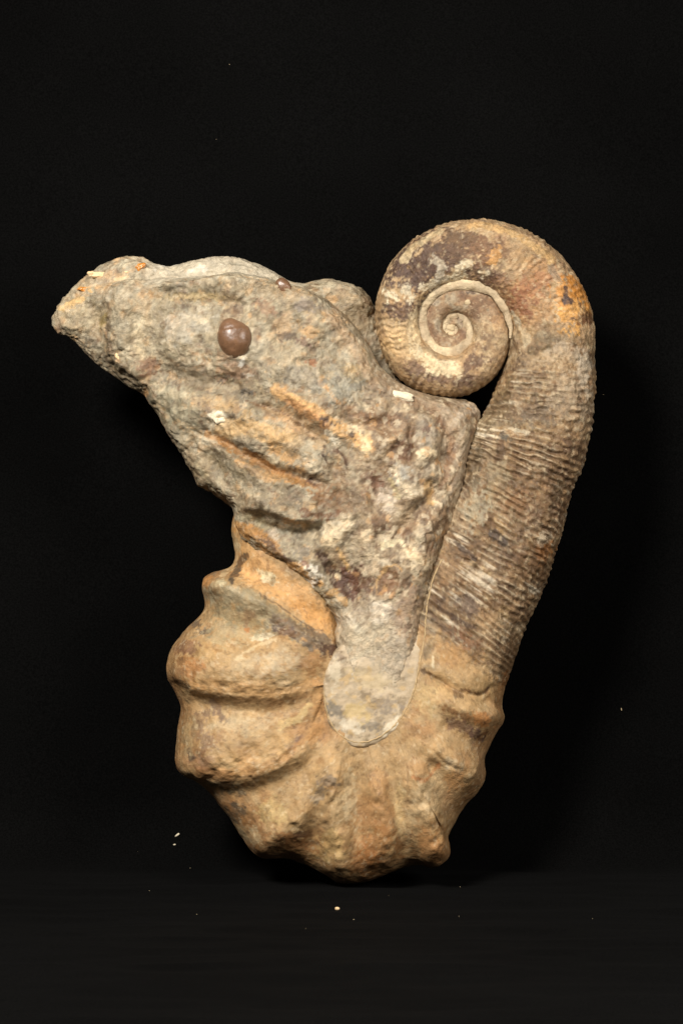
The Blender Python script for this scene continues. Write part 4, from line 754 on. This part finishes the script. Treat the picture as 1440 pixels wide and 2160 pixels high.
# ------------------------------------------------------------------ raised glue line round the infill and along the matrix
def surf_path(pts, lift, n=8, jit=1.2, seed=0):
    p = smooth_path(pts, n); q = []
    for i, (a, b) in enumerate(p):
        q.append(dep(a, b))
    q = np.array(q)
    for _ in range(3): q[1:-1] = (q[:-2]+q[1:-1]*2+q[2:])/4
    rn = np.random.RandomState(seed); out = []
    for (a, b), d in zip(p, q+lift):
        u_, v_ = unproj(a, b, d); out.append((u_+rn.uniform(-jit, jit), v_+rn.uniform(-jit, jit), d))
    return np.array(out)
gl = surf_path([(932, 1180), (912, 1225), (899, 1290), (895, 1345), (884, 1400), (874, 1450), (858, 1492), (832, 1530), (798, 1556), (760, 1567), (727, 1557), (703, 1534), (689, 1502), (682, 1456)], -0.6, 8, .7, 1)
Vg, Fg = sweep(gl, 1.5+0.9*np.sin(np.arange(len(gl))*1.7)*np.random.RandomState(3).uniform(.2, 1, len(gl)), 8)
link_mesh('glue_line', Vg, Fg, M_glue, fossil)

# ------------------------------------------------------------------ embedded small fossils and chips
def blob(name, pu, pv, ru, rv, rd, ang, mat, sink=0.35, parent=fossil, seed=0, lumps=0.12, power=2.0, n=40, m=24, feature=None):
    d0 = dep(pu, pv); a = np.linspace(0, 2*np.pi, n, endpoint=False); b = np.linspace(0.0, np.pi, m)
    A, B = np.meshgrid(a, b); x = np.sin(B)*np.cos(A); y = np.sin(B)*np.sin(A); z = np.cos(B)
    f = (np.abs(x)**power+np.abs(y)**power+np.abs(z)**power)**(-1/power); P = np.stack([(x*f).ravel(), (y*f).ravel(), (z*f).ravel()], 1)
    sc_ = 1+lumps*fbm(P+seed*3.1, .9, 300+seed, 3); P = P*sc_[:, None]
    if feature: P = feature(P)
    P = P*np.array([ru, rv, rd]); c, s_ = math.cos(math.radians(ang)), math.sin(math.radians(ang))
    X, Y = P[:, 0]*c-P[:, 1]*s_, P[:, 0]*s_+P[:, 1]*c
    d = d0+rd*(1-2*sink)-rd*0.0; dd_ = d0-rd*sink; u0, v0 = unproj(pu, pv, d0)
    V = np.stack([u0+X, v0+Y, dd_+P[:, 2]], 1)
    q = np.arange((m-1)*n); r, c_ = q//n, q % n; c2 = (c_+1) % n
    F = np.stack([r*n+c_, r*n+c2, (r+1)*n+c2, (r+1)*n+c_], 1)
    return link_mesh(name, V, F, mat, parent)
def snail(P):
    # body whorl with a small spire above it and a shallow suture between them
    y = P[:, 1]; g = 1-0.07*np.exp(-((y+0.5)/0.05)**2)-0.16*sst(-.4, -.85, y)
    Q = P.copy(); Q[:, 0] = Q[:, 0]*g-0.12*sst(-.3, -.9, y); Q[:, 2] *= g; return Q
o = blob('snail_shell', 494, 711, 35, 42, 23, -12, M_snail, .42, seed=1, lumps=.03, n=64, m=40, feature=snail); o['label'] = 'glossy brown rounded snail shell set in the grey rock'
o = blob('snail_shell', 597, 604, 15, 20, 12, -30, M_snail, .75, seed=2, lumps=.1); o['label'] = 'small brown snail shell at the upper edge of the rock'
o = blob('shell_fragment', 843, 833, 23, 8.5, 6, 14, M_white, .62, seed=3, lumps=.3, power=4); o['label'] = 'white oblong shell fragment below the coil'
o = blob('crystal', 295, 563, 11, 6.5, 7, -25, M_amber, .5, seed=4, lumps=.4, power=3); o['label'] = 'orange crystal near the top of the rock'
o = blob('shell_fragment', 210, 580, 16, 6, 6, 2, M_cream, .66, seed=5, lumps=.5, power=3); o['label'] = 'cream chip on the upper left edge of the rock'
o = blob('shell_fragment', 192, 577, 7, 6, 5, 0, M_cream, .6, seed=6, lumps=.4)
o = blob('shell_fragment', 177, 610, 14, 3.2, 4, 4, M_amber, .6, seed=7, lumps=.5)
o = blob('shell_fragment', 247, 751, 5, 8, 5, -30, M_cream, .5, seed=8, lumps=.2); o = blob('shell_fragment', 266, 573, 4, 3, 3, 0, M_cream, .5, seed=9, lumps=.2)
o = blob('shell_fragment', 987, 637, 8, 6.5, 4, -20, M_seam, .6, seed=10, lumps=.12); o['label'] = 'pale round grain inside the coil'
o = blob('coil_centre', 950, 690, 11, 10, 7, 0, M_seam, .35, seed=21, lumps=.2)
def ring(name, pu, pv, ru, rv, rad, mat, seed=0):
    d0 = dep(pu, pv)-3.6; a = np.linspace(0, 2*np.pi, 37); u0, v0 = unproj(pu, pv, d0)
    rn = np.random.RandomState(seed); rj = 1+0.13*rn.randn(37); rj[-1] = rj[0]
    V, F = sweep(np.stack([u0+ru*rj*np.cos(a), v0+rv*rj*np.sin(a), d0+0*a], 1), rad, 10); return link_mesh(name, V, F, mat, fossil)
o = ring('ring_fossil', 464, 879, 13, 8, 6.2, M_white, 2); o['label'] = 'white ring shaped cross section in the grey rock'
ring('drill_mark', 575, 1226, 7.5, 7.5, 1.4, M_glue, 3); ring('drill_mark', 897, 1560, 6, 6, 1.1, M_glue, 4)

# ------------------------------------------------------------------ crumbs and lint on the cloth
def on_cloth(pu, pv):
    """where the line of sight through a photo position meets the cloth"""
    s_ = np.linspace(1500, 6500, 20001); v, d = cloth_profile(s_); hh = cloth_height(np.full_like(s_, pu), s_)
    an = np.clip((s_-Lf)/RB, 0, math.pi/2); v = v-hh*np.cos(an); d = d+hh*np.sin(an)
    f = DIST/(DIST-d); y = CV+(v-CV)*f; i = int(np.argmin(np.abs(y-pv))); u = CU+(pu-CU)/f[i]; return u, v[i], d[i], an[i]
def crumb(name, pu, pv, r, mat, seed, stretch=(1, 1, 1), ang=0):
    u, v, d, an = on_cloth(pu, pv); rn = np.random.RandomState(seed)
    n, m = 10, 7; a = np.linspace(0, 2*np.pi, n, endpoint=False); b = np.linspace(0, np.pi, m); A, B = np.meshgrid(a, b)
    P = np.stack([(np.sin(B)*np.cos(A)).ravel(), (np.sin(B)*np.sin(A)).ravel(), np.cos(B).ravel()], 1); P *= (1+.3*noise(P*1.0, .8, seed))[:, None]*r; P *= np.array(stretch)
    c, s_ = math.cos(ang), math.sin(ang); P = np.stack([P[:, 0]*c-P[:, 1]*s_, P[:, 0]*s_+P[:, 1]*c, P[:, 2]], 1)
    V = P+np.array([u, v-r*.6*math.cos(an), d+r*.6*math.sin(an)])
    q = np.arange((m-1)*n); rr, cc = q//n, q % n; c2 = (cc+1) % n; F = np.stack([rr*n+cc, rr*n+c2, (rr+1)*n+c2, (rr+1)*n+cc], 1)
    return V, F, mat, name
def put(name, label, cat, args, group=None):
    V, F, mat, nm = crumb(name, *args); o = link_mesh(name, V, F, mat); o['label'] = label; o['category'] = cat
    if group: o['group'] = group
    return o
put('stone_crumb', 'white elongated crumb on the cloth at the lower left of the fossil', 'crumb', (374, 1763, 4.2, M_white, 11, (1.5, .7, .8), -.7), 'crumbs on the cloth')
put('stone_crumb', 'tiny pinkish white crumb just below the elongated white crumb', 'crumb', (368, 1783, 2.4, M_white, 12, (1.3, .7, .8), 0), 'crumbs on the cloth')
put('stone_crumb', 'tan crumb on the cloth below the tip of the fossil', 'crumb', (711, 1920, 4.4, M_cream, 13, (1.1, .75, .8), 0), 'crumbs on the cloth')
put('lint', 'short pale lint fibre on the cloth right of the fossil', 'lint', (1310, 1497, 3.2, M_seam, 14, (.4, 1.2, .5), -.2))
sp = [(401, 1832, .7), (315, 1880, .9), (415, 1930, 1.0), (746, 1941, 1.1), (645, 1960, .9), (970, 1872, 1.1), (968, 1934, .6), (1249, 1939, .7), (290, 1797, .6), (484, 135, .8), (456, 293, .6), (1272, 832, .8), (1395, 1827, .6), (820, 1890, .6)]
Vs, Fs, k = [], [], 0
for i, (a, b, r) in enumerate(sp):
    if r == 0: continue
    V, F, _, _ = crumb('x', a, b, r*.8, None, 40+i, (1+.6*(i % 3 == 0), .8, .6), i); Vs.append(V); Fs.append(F+k); k += len(V)
o = link_mesh('lint_specks', np.vstack(Vs), np.vstack(Fs), M_seam); o['kind'] = 'stuff'; o['label'] = 'tiny pale dust specks scattered over the black cloth'; o['category'] = 'dust'
